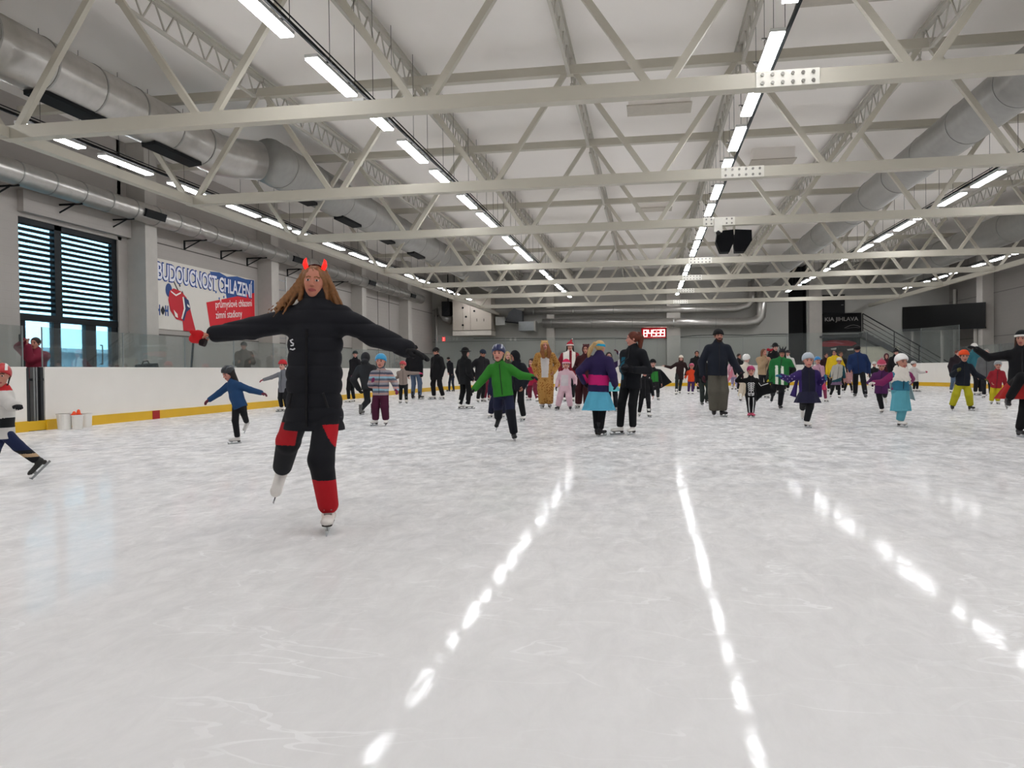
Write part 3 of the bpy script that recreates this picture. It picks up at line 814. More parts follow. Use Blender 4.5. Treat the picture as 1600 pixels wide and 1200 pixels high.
# car dealer sign, doorway above, car poster, stairs
q0, q1 = at_y(1285, 490, YF - .1), at_y(1346, 519, YF - .1)
sg = thing('dealer_sign', 'black sign with grey letters and a car outline on the far wall', 'sign', (q0[0], YF - .05, q1[2]))
SB = (q0[0], YF - .05, q1[2]); sw, sh = q1[0] - q0[0], q0[2] - q1[2]
b = MB(); b.box((q0[0] + sw / 2, YF - .06, q1[2] + sh / 2), (sw, .1, sh)); b.build('board', mat('#050507', .5, 0, .2), sg, SB)
me = text_mb('KIA JIHLAVA', .34, .004, 0, .006); o = link('lettering', me, sg); me.materials.append(mat('#8d8a86', .5))
o.matrix_local = Matrix.Translation((.12, -.075, sh * .6)) @ Matrix.Rotation(R(90), 4, 'X') @ Matrix.Diagonal(((sw - .3) / max(p_.co.x for p_ in me.vertices), 1, 1, 1))
b = MB(); b.tube([(q0[0] + sw * x, YF - .125, q1[2] + sh * z) for x, z in ((.56, .22), (.64, .3), (.72, .36), (.8, .38), (.9, .34), (.97, .26))], .014, 5)
b.tube([(q0[0] + sw * x, YF - .125, q1[2] + sh * z) for x, z in ((.6, .2), (.74, .24), (.86, .25), (.95, .22))], .009, 5); b.build('car_outline', mat('#7d7c7a', .5), sg, SB)
q0, q1 = at_y(1285, 461, YF - .05), at_y(1320, 489, YF - .05)
dd = bpy.data.objects.new('door_2', None); COL.objects.link(dd); struct(dd); dd.location = (0, 0, 0)
b = MB(); b.box(((q0[0] + q1[0]) / 2, YF - .03, (q0[2] + q1[2]) / 2), (q1[0] - q0[0], .08, q0[2] - q1[2])); b.build('leaf', mat('#0a0a0c', .5), dd)
b = MB(); b.box((q1[0] - .15, YF - .09, q1[2] + .5), (.12, .04, .03)); b.build('door_handle', M_GALVD, dd)

q0, q1 = at_y(1280, 523, YF - .08), at_y(1344, 566, YF - .08)
ps = thing('car_poster', 'dark poster with a red car under the stair landing', 'poster', (q0[0], YF - .03, q1[2]))
PB = (q0[0], YF - .03, q1[2]); pw, ph = q1[0] - q0[0], q0[2] - q1[2]
b = MB(); b.box((q0[0] + pw / 2, YF - .04, q1[2] + ph / 2), (pw, .06, ph)); b.build('sheet', mat('#2c2b2b', .5), ps, PB)


def pst(name, poly, col, lay):
    b = MB(); b.prism([(x * pw, z * ph) for x, z in poly], (1, 0, 0), (0, 0, 1), (0, -1, 0), (q0[0], YF - .072 - lay * .006, q1[2]), th=.004); b.build(name, mat(col, .5, 0, .3, .05), ps, PB)


pst('print_bonnet', [(.04, .66), (.1, .76), (.35, .8), (.7, .78), (.88, .72), (.92, .66), (.8, .58), (.5, .6), (.25, .56), (.08, .58)], '#b81c2c', 0)
pst('print_shine', [(.12, .72), (.4, .75), (.62, .68), (.55, .65), (.35, .7)], '#d0606a', 1)
pst('print_windscreen', [(.12, .86), (.2, .94), (.48, .95), (.55, .87)], '#6f8a94', 0)
pst('print_lamp', [(.28, .5), (.42, .53), (.42, .47), (.3, .45)], '#d9d6cc', 0)
pst('print_lamp', [(.68, .47), (.84, .5), (.84, .43), (.7, .42)], '#d9d6cc', 0)
pst('print_grille', [(.1, .42), (.3, .44), (.65, .44), (.66, .3), (.12, .28)], '#15151a', 0)
# white parapet right of the poster
q0, q1 = at_y(1345, 543, YF - .9), at_y(1405, 580, YF - .9)
pr_ = thing('parapet', 'cream low wall at the foot of the stairs', 'wall', ((q0[0] + q1[0]) / 2, YF - .85, 0))
b = MB(); b.box((0, 0, q0[2] / 2), (q1[0] - q0[0], .12, q0[2])); b.build('panel', mat('#d6d0bd', .7), pr_)
b = MB(); b.box((0, 0, q0[2] + .02), (q1[0] - q0[0] + .06, .18, .05)); b.build('coping', mat('#c5bfae', .7), pr_)
# staircase with open railing
Ys = YF - .55
s0, s1 = at_y(1345, 518, Ys), at_y(1482, 590, Ys); s1[2] = 0.1
stt = thing('staircase', 'grey stair with black railing rising left on the far wall', 'stairs', (s0[0], Ys, 0))
SBs = (s0[0], Ys, 0); ns = 16
b = MB(); b.bar((s0[0], Ys - .45, s0[2] - .15), (s1[0], Ys - .45, s1[2]), .06, .3); b.bar((s0[0], Ys + .45, s0[2] - .15), (s1[0], Ys + .45, s1[2]), .06, .3); b.build('stringer', mat('#4a4a4a', .6), stt, SBs)
for i in range(ns):
    f_ = (i + .5) / ns; x = s0[0] + (s1[0] - s0[0]) * f_; z = s0[2] + (s1[2] - s0[2]) * f_
    b = MB(); b.box((x, Ys, z), ((s1[0] - s0[0]) / ns + .02, .86, .05)); b.build('step', mat('#5d5c5a', .7), stt, SBs)
b = MB(); b.box((s0[0] - 1.2, Ys, s0[2] - .3), (2.4, .9, .12)); b.build('landing', mat('#3b3b3b', .7), stt, SBs)
rh = at_y(1345, 490, Ys - .45)[2] - s0[2]
for k, fz in enumerate((1.0, .72, .46, .2)):
    b = MB(); b.bar((s0[0], Ys - .45, s0[2] + rh * fz), (s1[0], Ys - .45, s1[2] + rh * fz), .05 if k == 0 else .03, .06 if k == 0 else .03); b.build('rail', M_BLACK, stt, SBs)
for f_ in (.0, .36, .64, .98):
    x = s0[0] + (s1[0] - s0[0]) * f_; z = s0[2] + (s1[2] - s0[2]) * f_
    b = MB(); b.box((x, Ys - .45, z + rh / 2), (.05, .05, rh)); b.build('baluster', M_BLACK, stt, SBs)
# dark glazed box in the far right corner
a0, a1 = at_y(1410, 480, YF - .25), at_y(1410, 518, YF - .25)
c0, c1 = at_x(1540, 472, XR - .5), at_x(1540, 512.5, XR - .5)
tb = thing('black_panel', 'long black hoarding across the far right corner', 'hoarding', tuple(a1))
b = MB(); th_ = np.array([.05, .1, 0])
b.add([a1, c1, c0, a0] + [p + th_ for p in (a1, c1, c0, a0)], [(0, 1, 2, 3), (7, 6, 5, 4), (0, 4, 5, 1), (1, 5, 6, 2), (2, 6, 7, 3), (3, 7, 4, 0)]); b.build('panel', mat('#070708', .45, 0, .3), tb, tuple(a1))
for k in (.12, .5, .88):
    p = a1 + (c1 - a1) * k + np.array([.1, .14, 0]); b = MB(); b.box((p[0], p[1], p[2] / 2), (.12, .12, p[2])); b.build('post', M_CONC, tb, tuple(a1))
b = MB(); b.bar(a1 + np.array([0, -.05, .02]), c1 + np.array([0, -.05, .02]), .04, .06); b.build('lower_rail', M_DARK, tb, tuple(a1))
dp = at_x(1484, 470, XR - .4)
o = thing('drain_pipe', 'grey vertical pipe behind the black hoarding on the right wall', 'pipe', (XR - .12, dp[1], 0))
b = MB(); b.tube([(0, 0, 0), (0, 0, 5.6)], .1, 10); b.build('pipe', M_CONC, o); b = MB(); b.box((.05, 0, 4.5), (.12, .3, .08)); b.build('pipe_clip', M_DARK, o)

# ------------------------------------------------------------------ figures: smooth signed-distance bodies meshed by surface nets
def surfnet(fn, lo, hi, vox):
    lo = np.array(lo, float); hi = np.array(hi, float); n = np.maximum(np.ceil((hi - lo) / vox).astype(int) + 1, 4)
    ax = [(lo[i] + vox * np.arange(n[i])).astype(np.float32) for i in range(3)]
    G = np.stack(np.meshgrid(*ax, indexing='ij'), -1)
    D = fn(G); S = D < 0
    c = [S[i:n[0] - 1 + i, j:n[1] - 1 + j, k:n[2] - 1 + k] for i in (0, 1) for j in (0, 1) for k in (0, 1)]
    cnt = sum(x.astype(np.int8) for x in c); act = (cnt > 0) & (cnt < 8)
    I = np.argwhere(act); idx = -np.ones(act.shape, np.int32); idx[act] = np.arange(len(I))
    if len(I) == 0: return np.zeros((0, 3)), np.zeros((0, 4), int)
    acc = np.zeros((len(I), 3)); num = np.zeros(len(I))
    cor = [(i, j, k) for i in (0, 1) for j in (0, 1) for k in (0, 1)]
    val = {q: D[I[:, 0] + q[0], I[:, 1] + q[1], I[:, 2] + q[2]] for q in cor}
    for a in range(3):
        for q in cor:
            if q[a]: continue
            r = list(q); r[a] = 1; r = tuple(r); d0, d1 = val[q], val[r]; m = (d0 < 0) != (d1 < 0)
            t = np.where(m, d0 / np.where(m, d0 - d1, 1), 0); p = np.array(q, float)[None].repeat(len(I), 0); p[:, a] += t
            acc += p * m[:, None]; num += m
    V = lo + (I + acc / num[:, None]) * vox
    F = []
    for a in range(3):
        b_, c_ = (a + 1) % 3, (a + 2) % 3
        s0 = [slice(None)] * 3; s1 = [slice(None)] * 3; s0[a] = slice(0, -1); s1[a] = slice(1, None)
        A = S[tuple(s0)]; B = S[tuple(s1)]; ch = np.argwhere(A != B)
        ok = (ch[:, b_] > 0) & (ch[:, c_] > 0) & (ch[:, b_] < n[b_] - 1) & (ch[:, c_] < n[c_] - 1); ch = ch[ok]
        ins = A[ch[:, 0], ch[:, 1], ch[:, 2]]

        def g(db, dc):
            q = ch.copy(); q[:, b_] += db; q[:, c_] += dc; return idx[q[:, 0], q[:, 1], q[:, 2]]
        Q = np.stack([g(-1, -1), g(0, -1), g(0, 0), g(-1, 0)], 1); Q[~ins] = Q[~ins][:, ::-1]; F.append(Q)
    return V, np.concatenate(F)


def cap_(P, a, b_, ra, rb):
    a = np.array(a, np.float32); b_ = np.array(b_, np.float32); d = b_ - a; q = P - a
    t = np.clip((q @ d) / max(float(d @ d), 1e-9), 0, 1)
    return np.linalg.norm(q - t[..., None] * d, axis=-1) - (ra + t * (rb - ra))


def ell_(P, c, r, Rm=None):
    q = P - np.array(c, np.float32)
    if Rm is not None: q = q @ np.array(Rm, np.float32)
    r = np.array(r, np.float32); k0 = np.linalg.norm(q / r, axis=-1); k1 = np.linalg.norm(q / (r * r), axis=-1)
    return k0 * (k0 - 1) / np.maximum(k1, 1e-6)


def flat_(P, a, b_, sa, sb, side):
    """tapered tube of elliptic section, sa/sb = (half width, half depth) at its ends"""
    a = np.array(a, np.float32); b_ = np.array(b_, np.float32); d = b_ - a; L = np.linalg.norm(d); d = d / L
    s = np.array(side, np.float32); s = s - d * (s @ d); s /= np.linalg.norm(s); f = np.cross(d, s)
    q = P - a; h = q @ d; t = np.clip(h / L, 0, 1); rx = sa[0] + t * (sb[0] - sa[0]); ry = sa[1] + t * (sb[1] - sa[1])
    ex = np.maximum(np.maximum(-h, h - L), 0); rz = np.minimum(rx, ry)
    k = np.sqrt(((q @ s) / rx) ** 2 + ((q @ f) / ry) ** 2 + (ex / rz) ** 2)
    return (k - 1) * rz


def smin(a, b_, k):
    h = np.clip(.5 + .5 * (b_ - a) / k, 0, 1); return b_ * (1 - h) + a * h - k * h * (1 - h)


def uni(ds, k):
    r = ds[0]
    for d in ds[1:]: r = smin(r, d, k)
    return r


def mesh_obj(name, parts, mats, parent, base, smooth=True):
    """parts: list of (V, F, material index array or None), joined into one mesh"""
    V = np.concatenate([p[0] for p in parts]) - np.array(base); off = 0; F = []; Mi = []
    for v, f, mi in parts:
        F.append(np.asarray(f) + off); off += len(v); Mi.append(np.zeros(len(f), int) if mi is None else mi)
    F = np.concatenate(F); Mi = np.concatenate(Mi)
    me = bpy.data.meshes.new(name); me.vertices.add(len(V)); me.vertices.foreach_set('co', V.astype(np.float32).ravel())
    me.loops.add(F.size); me.loops.foreach_set('vertex_index', F.astype(np.int32).ravel())
    me.polygons.add(len(F)); me.polygons.foreach_set('loop_start', np.arange(0, F.size, 4, dtype=np.int32))
    for m in mats: me.materials.append(m)
    me.polygons.foreach_set('material_index', Mi.astype(np.int32)); me.polygons.foreach_set('use_smooth', np.full(len(F), smooth))
    me.update(calc_edges=True); me.validate()
    return link(name, me, parent)


# ---- cached head, hands, boots in their own frames
def head_fn(P):
    d = ell_(P, (0, .05, .12), (.345, .41, .37))
    d = smin(d, ell_(P, (0, -.09, -.14), (.258, .27, .335)), .10)
    d = smin(d, ell_(P, (0, -.2, -.4), (.115, .10, .085)), .10)
    for s in (-1, 1):
        d = smin(d, ell_(P, (s * .16, -.23, -.09), (.09, .085, .075)), .07)
        d = -smin(-d, ell_(P, (s * .135, -.40, .02), (.09, .07, .05)), .05)
        d = smin(d, cap_(P, (s * .06, -.36, .095), (s * .2, -.315, .105), .022, .014), .03)
        d = smin(d, ell_(P, (s * .345, .04, -.03), (.035, .075, .11)), .02)
    d = smin(d, cap_(P, (0, -.345, .05), (0, -.44, -.12), .03, .048), .03)
    d = smin(d, ell_(P, (0, -.385, -.14), (.07, .05, .035)), .03)
    d = smin(d, ell_(P, (0, -.345, -.258), (.118, .035, .026)), .015)
    d = smin(d, ell_(P, (0, -.335, -.308), (.095, .04, .03)), .015)
    for s in (-1, 1): d = np.minimum(d, ell_(P, (s * .135, -.315, .018), (.062, .05, .042)))
    d = smin(d, cap_(P, (0, .12, -.3), (0, .13, -.72), .15, .18), .05)
    return d


HEADS = {}


def head_mesh(lod):
    if lod in HEADS: return HEADS[lod]
    v, f = surfnet(head_fn, (-.45, -.55, -.85), (.45, .55, .56), {0: .018, 1: .032, 2: .05}[lod])
    c = v[f].mean(1); mi = np.zeros(len(f), int)
    for s in (-1, 1):
        e = ((c[:, 0] - s * .135) / .062) ** 2 + ((c[:, 2] - .018) / .036) ** 2
        if lod == 0: mi[(e < .8) & (c[:, 1] < -.28)] = 1
        e = (c[:, 0] - s * .135) ** 2 + (c[:, 2] - .018) ** 2
        mi[(e < (.030, .042, .05)[lod] ** 2) & (c[:, 1] < -.26)] = 2
        br = (abs(c[:, 2] - .098 - .03 * (1 - abs(abs(c[:, 0]) - .12) / .1)) < .02) & (abs(c[:, 0] - s * .13) < .085) & (c[:, 1] < -.25)
        mi[br] = 4
    lip = (((c[:, 0]) / .122) ** 2 + ((c[:, 2] + .282) / .05) ** 2 < 1) & (c[:, 1] < -.28)
    mi[lip] = 3
    HEADS[lod] = (v, f, mi); return HEADS[lod]


HANDS = {}


def hand_mesh(kind, lod, fat=0.0):
    if (kind, lod, fat) in HANDS: return HANDS[(kind, lod, fat)]
    curl = {'relaxed': 22, 'spread': 7, 'fist': 74}[kind]; fan = {'relaxed': .8, 'spread': 1.5, 'fist': .3}[kind]
    ch = []
    for y, L, a, x0 in ((.15, .42, 9, .46), (.05, .47, 2, .48), (-.05, .43, -5, .47), (-.145, .34, -13, .43)):
        p = np.array([x0, y * 1.05, 0]); an = R(a * fan); t = 0
        for k, fr in enumerate((.44, .32, .24)):
            t += R(curl * (.75 if k == 0 else 1)); d = np.array([math.cos(t) * math.cos(an), math.cos(t) * math.sin(an), -math.sin(t)])
            q = p + d * L * fr; ch.append((p, q, .046 - .004 * k, .042 - .004 * k)); p = q
    th = [((.1, .14, -.02), (.28, .27, -.06), .065, .052), ((.28, .27, -.06), (.42, .30 if kind != 'fist' else .2, -.12), .05, .043), ((.42, .30 if kind != 'fist' else .2, -.12), (.52, .3 if kind != 'fist' else .1, -.16), .043, .036)]

    def fn(P):
        d = flat_(P, (.1, 0, 0), (.42, 0, 0), (.15, .075), (.2, .065), (0, 1, 0))
        d = smin(d, cap_(P, (-.12, 0, 0), (.1, 0, 0), .09, .1), .06)
        for c in ch: d = smin(d, cap_(P, *c), .018)
        for c in th: d = smin(d, cap_(P, *c), .03)
        return d - fat
    v, f = surfnet(fn, (-.3, -.36, -.6), (1.14, .54, .22), {0: .022, 1: .034, 2: .045}[lod])
    HANDS[(kind, lod, fat)] = (v, f); return HANDS[(kind, lod, fat)]


BOOT = {}


def boot_mesh(lod, hockey):
    if (lod, hockey) in BOOT: return BOOT[(lod, hockey)]

    def fn(P):
        d = flat_(P, (-.02, 0, .42), (-.05, 0, 1.0), (.19, .16), (.2, .17), (1, 0, 0))
        d = smin(d, flat_(P, (-.1, 0, .36), (.58, 0, .31), (.17, .13), (.15, .1), (0, 1, 0)), .08)
        d = smin(d, ell_(P, (.62, 0, .32), (.17, .15, .1)), .05)
        d = np.maximum(d, P[..., 2] - 1.0)
        sole = flat_(P, (-.16, 0, .225), (.66, 0, .225), (.15, .035), (.13, .03), (0, 1, 0))
        d = np.minimum(d, sole)
        heel = np.maximum(ell_(P, (-.14, 0, .2), (.13, .12, .12)), -(P[..., 2] - .12))
        return np.minimum(d, heel)
    v, f = surfnet(fn, (-.4, -.3, .05), (.9, .3, 1.1), {0: .028, 1: .045, 2: .06}[lod])
    c = v[f].mean(1); mi = np.zeros(len(f), int); mi[(c[:, 2] < .25)] = 1
    me = bpy.data.meshes.new('skate'); me.from_pydata(v.tolist(), [], f.tolist())
    me.polygons.foreach_set('use_smooth', [True] * len(f)); me.polygons.foreach_set('material_index', mi.astype(np.int32))
    BOOT[(lod, hockey)] = me; return me


_bl = MB(); _bl.box((.24, 0, .055), (1.2, .03, .11)); _bl.box((-.12, 0, .13), (.1, .05, .1)); _bl.box((.5, 0, .15), (.16, .05, .14)); _bl.bar((.8, 0, .03), (.86, 0, .16), .03, .06)
_o = _bl.build('blade', [mat('#b9bdc0', .25, .9, .5, 0)]); BLADE = _o.data; bpy.data.objects.remove(_o)
SKINS = {'pale': '#c9988a', 'warm': '#b98270', 'rosy': '#c88c7c', 'tan': '#a87460'}
BOOTMESH = {}


def ik(a, b_, l1, l2, hint):
    d = b_ - a; L = np.linalg.norm(d); mx = (l1 + l2) * .998
    if L > mx: b_ = a + d / L * mx; d = b_ - a; L = mx
    u = d / max(L, 1e-6); x = (l1 * l1 - l2 * l2 + L * L) / (2 * max(L, 1e-6)); h = math.sqrt(max(l1 * l1 - x * x, 0))
    n = hint - u * (hint @ u); nn = np.linalg.norm(n); n = n / nn if nn > 1e-6 else np.array([0, 0, 1.])
    return a + u * x + n * h, b_


def frame(x, y):
    x = x / np.linalg.norm(x); y = y - x * (x @ y); y = y / np.linalg.norm(y); return np.array([x, y, np.cross(x, y)]).T


PLOG = []


def person(label, foot, top, kid=False, face=0, hf=None, H=None, pel=None, ha=None, hb=None, fa=None, fb=None, pitch=0, tilt=0,
           jac='#15161a', jlen=.06, puff=1.0, pants='#101115', flare=1.0, skirt=None, onesie=False, hat=None, hatc='#101012', hair='short', hairc='#3a2a20',
           glove=None, skates='#e4e1dc', skin='pale', jpaint=None, ppaint=None, extra=None, group='skaters on the ice', hand='relaxed', wide=1.0, hp=0, X=None, noface=False, look=None, sleeve=None, hp2=None, lod=None, sock=None, hs=1.0, skate=True, legk=1.0, hemw=1.0, ponyr=1.0, armk=1.0, zipc='#1a1a1d'):
    """One skater. foot/top: pixels (1600x1200 frame) of blade and crown; limbs: pixels plus depth offset in metres."""
    if X is not None: F0 = at_x(*foot, X); F0[2] = 0
    else: F0 = at_z(foot[0], foot[1], 0)
    Y0 = F0[1]; pt = lambda q, dy=0: at_y(q[0], q[1], Y0 + (q[2] if len(q) > 2 else dy))
    T = pt(top); H = H or T[2]
    if lod is None: lod = 0 if Y0 < 7 else (1 if Y0 < 19 else 2)
    vx = float(np.clip(Y0 / FPX * .8, .0075, .02)) * (1 if not kid else .85)
    if kid: hh, shw, hpw, zs, zh, l_a, tr_ = .185 * H, .107 * H, .056 * H, .73, .43, .145 * H, 1.04
    else: hh, shw, hpw, zs, zh, l_a, tr_ = .137 * H, .105 * H, .055 * H, .80, .50, .165 * H, 1.0
    hh *= hs; shw *= wide; l_a *= armk
    fr = R(face); fd = np.array([math.sin(fr), -math.cos(fr), 0]); sd = np.array([math.cos(fr), math.sin(fr), 0])
    if sd[0] < 0: sd = -sd
    if abs(sd[0]) < .3: sd = np.array([math.copysign(.3, sd[0]) , sd[1], 0]); sd /= np.linalg.norm(sd)
    hfr = R(face if hf is None else hf)
    PEL = pt(pel) if pel else np.array([(F0[0] * .6 + T[0] * .4), Y0, zh * H])
    hal = {None: .03, 'beanie': .08, 'helmet': .12, 'hood': .09, 'santa': .22, 'band': .03, 'wide': .14, 'bunny': .09, 'pom': .16, 'ears': .09}[hat]
    up = T - PEL; up /= np.linalg.norm(up)
    HC = T - up * hh * (.5 + hal) if hat in ('hood', None, 'ears') else T - up * hh * (.5 + hal)
    N = HC - up * hh * .60 + fd * (-.02 * H)
    SH = N - up * .045 * H
    SA, SB_ = SH - sd * shw - up * .022 * H, SH + sd * shw - up * .022 * H
    # arms: a = left in the picture, b = right
    def hnd(h, S, s):
        if h is None: return S + sd * s * .05 * H + fd * .03 * H - np.array([0, 0, (l_a * 2) * .96])
        return pt(h)
    hintarm = -fd * .6 + np.array([0, 0, -1.0])
    EA, WA = ik(SA, hnd(ha, SA, -1), l_a * 1.02, l_a, hintarm - sd * .5)
    EB, WB = ik(SB_, hnd(hb, SB_, 1), l_a * 1.02, l_a, hintarm + sd * .5)
    # legs
    ank = .085 * H if not kid else .095 * H
    dfoot = .06 * H
    FA = pt(fa) if fa else F0 - sd * dfoot
    FB = pt(fb) if fb else F0 + sd * dfoot
    if not fa: FA = FA * 1; FA[2] = 0
    if not fb: FB = FB * 1; FB[2] = 0
    pa = math.radians(fa[3]) if fa and len(fa) > 3 else 0; pb = math.radians(fb[3]) if fb and len(fb) > 3 else 0
    if fa and pa == 0: g = at_z(fa[0], fa[1], 0); FA = g if abs(g[1] - Y0) < 1.2 else FA; FA[2] = max(FA[2], 0)
    if fb and pb == 0: g = at_z(fb[0], fb[1], 0); FB = g if abs(g[1] - Y0) < 1.2 else FB; FB[2] = max(FB[2], 0)

    def fframe(p, s, Fp):
        f2 = fd + sd * s * .22; f2 /= np.linalg.norm(f2)
        toe = f2 * math.cos(p) - np.array([0, 0, 1]) * math.sin(p)
        if p and abs(p) > .3: toe = toe  # toe points down
        upv = np.array([0, 0, 1]) * math.cos(p) + f2 * math.sin(p)
        M_ = np.array([toe, np.cross(upv, toe), upv]).T; o = Fp.copy()
        FL = (.165 if kid else .15) * H
        if p > .2: o = Fp - toe * FL * .62          # the given pixel is the toe
        if p < -.2: o = Fp + toe * FL * .2
        return M_, o, o + upv * ank, FL
    MA, OA, AA, FL = fframe(pa, -1, FA); MB_, OB, AB, FL = fframe(pb, 1, FB)
    HA, HB2 = PEL - sd * hpw, PEL + sd * hpw
    lz = (zh * H - ank) * .51
    hz_ = fd + .05 * np.array([0, 0, 1])
    la_ = max(lz, .504 * np.linalg.norm(AA - HA)) if pa == 0 else lz
    lb_ = max(lz, .504 * np.linalg.norm(AB - HB2)) if pb == 0 else lz
    KA, AA2 = ik(HA, AA, la_, la_, hz_); KB, AB2 = ik(HB2, AB, lb_, lb_, hz_)
    OA = OA + (AA2 - AA); OB = OB + (AB2 - AB); AA, AB = AA2, AB2

    def lift(Mx, K, A):
        u_ = (K - A) / np.linalg.norm(K - A); u_ = u_ * .85 + Mx[:, 2] * .15; u_ /= np.linalg.norm(u_)
        t_ = Mx[:, 0] - u_ * (Mx[:, 0] @ u_)
        if np.linalg.norm(t_) < .2: t_ = fd - u_ * (fd @ u_)
        t_ /= np.linalg.norm(t_); return np.array([t_, np.cross(u_, t_), u_]).T, A - u_ * ank
    if pa > .2: MA, OA = lift(MA, KA, AA)
    if pb > .2: MB_, OB = lift(MB_, KB, AB)
    base = (F0[0], F0[1], 0 if X is None else 0)
    root = thing('person', label, 'person', base, group); PLOG.append((root.name, label[:40], round(Y0, 1), round(H, 2)))
    allp = np.array([SA, SB_, EA, EB, WA, WB, PEL, HA, HB2, KA, KB, AA, AB, HC])

    def bb(pts, pad): pts = np.array(pts); return pts.min(0) - pad, pts.max(0) + pad
    u = .01 * H
    chest = SH - up * .07 * H; front = np.cross(up, sd)
    # --- body: one skin from head to ankles
    def body(P):
        ds = [flat_(P, PEL, SH - up * .03 * H, (.068 * H, .05 * H), (.078 * H, .045 * H), sd),
              cap_(P, SH, HC - up * hh * .5, .036 * H, .026 * H)]
        for S, E, W in ((SA, EA, WA), (SB_, EB, WB)):
            ds += [cap_(P, SH, S, .04 * H, .036 * H), cap_(P, S, E, .033 * H, .026 * H), cap_(P, E, W, .026 * H, .018 * H)]
        for Hj, K, A in ((HA, KA, AA), (HB2, KB, AB)):
            ds += [cap_(P, Hj, K, .042 * H, .030 * H), cap_(P, K, A, .030 * H, .020 * H)]
        return uni(ds, .02 * H)
    lo, hi = bb(allp, .09 * H)
    bv, bf = surfnet(body, lo, hi, max(vx * 1.3, .012))
    parts = [(bv, bf, None)]
    hx = np.array([math.cos(hfr), math.sin(hfr), 0]); hy = np.array([-math.sin(hfr), math.cos(hfr), 0]); hz = np.array([0, 0, 1.0])
    p_ = R(hp); hy2 = hy * math.cos(p_) + hz * math.sin(p_) ; hz2 = hz * math.cos(p_) - hy * math.sin(p_)   # hp>0 looks down
    tl_ = R(tilt); hx3 = hx * math.cos(tl_) + hz2 * math.sin(tl_); hz3 = hz2 * math.cos(tl_) - hx * math.sin(tl_)
    HM = np.array([hx3, hy2, hz3]).T * hh
    toW = lambda v: v @ HM.T + HC
    hv, hfc, hmi = head_mesh(lod); parts.append((toW(hv), hfc, hmi))
    hl = (.105 if not kid else .105) * H; gl = []
    for E, W, kind in ((EA, WA, hand if isinstance(hand, str) else hand[0]), (EB, WB, hand if isinstance(hand, str) else hand[1])):
        d = W - E; d /= np.linalg.norm(d); side = fd if abs(d @ fd) < .8 else up
        Fm = frame(d, side); outw = np.array([0, 0, .7]) + (W - SH) / np.linalg.norm(W - SH) * .7 - fd * .1
        v, f_ = hand_mesh(kind, lod)
        if Fm[:, 2] @ outw < 0: Fm[:, 2] *= -1; f_ = f_[:, ::-1]
        parts.append(((v * hl) @ Fm.T + W, f_, None))
        if glove:
            v2, f2 = hand_mesh(kind, lod, .035)
            gl.append(((v2 * hl) @ Fm.T + W, f2[:, ::-1] if np.linalg.det(Fm) < 0 else f2, None))
    sk = SKINS.get(skin, skin)
    mesh_obj('body', parts, [mat(sk, .55, 0, .35, .06), mat('#d8d4d0', .3), mat('#2c2320', .3), mat('#9c4f4c', .5), mat(hairc if hairc != '#d9b98c' else '#8a6a48', .8)], root, base)
    if glove:
        for g_ in gl: mesh_obj('glove', [g_], [mat(glove, .85)], root, base)
    # --- legs
    pc = mat(pants, .85)
    def legs(P, k=1.0):
        ds = [flat_(P, PEL - up * .01 * H, PEL + up * .06 * H, (.082 * H * k * wide, .062 * H * k), (.076 * H * k, .058 * H * k), sd)]
        for Hj, K, A in ((HA, KA, AA), (HB2, KB, AB)):
            low = A - (A - K) / np.linalg.norm(A - K) * .015 * H
            q = [cap_(P, Hj, K, .053 * H * k * tr_ * legk, .043 * H * k * flare * tr_ * legk), cap_(P, K, low, .043 * H * k * flare * tr_ * legk, .036 * H * k * flare * tr_ * legk)]
            e = uni(q, .015 * H); nd = (A - K) / np.linalg.norm(A - K)
            e = np.maximum(e, (P - (A + nd * .012 * H).astype(np.float32)) @ nd.astype(np.float32))
            ds.append(e)
        return uni(ds, .018 * H)
    # --- top
    hem = PEL - up * (jlen * H)
    def topf(P):
        w_ = puff
        hw_ = max(.092 * w_ * wide, hpw / H + .053 * tr_ * legk + .008) * hemw * H
        WS = PEL + up * .115 * H
        tor = flat_(P, hem - up * .05 * H, WS, (hw_, max(.075 * w_, .072) * H * hemw), (.088 * H * w_ * wide, .068 * H * w_), sd)
        tor = smin(tor, flat_(P, WS, SH - up * .06 * H, (.088 * H * w_ * wide, .068 * H * w_), (.098 * H * w_ * wide, .066 * H * w_), sd), .03 * H)
        tor = smin(tor, cap_(P, SA + sd * .015 * H, SH, .043 * H * w_, .05 * H * w_), .03 * H)
        tor = smin(tor, cap_(P, SB_ - sd * .015 * H, SH, .043 * H * w_, .05 * H * w_), .03 * H)
        tor = smin(tor, cap_(P, SH, N + up * .012 * H, .056 * H, .046 * H), .03 * H)
        tor = np.maximum(tor, -((P - hem.astype(np.float32)) @ up.astype(np.float32)))
        ds = [tor]
        for S, E, W in ((SA, EA, WA), (SB_, EB, WB)):
            ds.append(smin(cap_(P, S, E, .043 * H * w_ * tr_, .036 * H * w_ * tr_), cap_(P, E, W, .037 * H * w_ * tr_, .03 * H * w_ * tr_), .015 * H))
        d = uni(ds, .022 * H)
        if extra and 'quilt' in extra:
            d = d + .012 * H * (np.abs(np.sin(((P - PEL.astype(np.float32)) @ up.astype(np.float32)) / (extra['quilt'] * H) * math.pi)) ** .5 - .8) * -.55
        return d
    loc = lambda v: np.stack([(v - PEL) @ sd / H, (v - PEL) @ front / H, (v - PEL) @ up / H], 1)   # body frame in body heights

    def painted(name, v, f_, fn, cols):
        if fn is None: mi = None
        else: mi = fn(loc(v[f_].mean(1)))
        return mesh_obj(name, [(v, f_, mi)], [mat(c, .85) for c in cols], root, base)
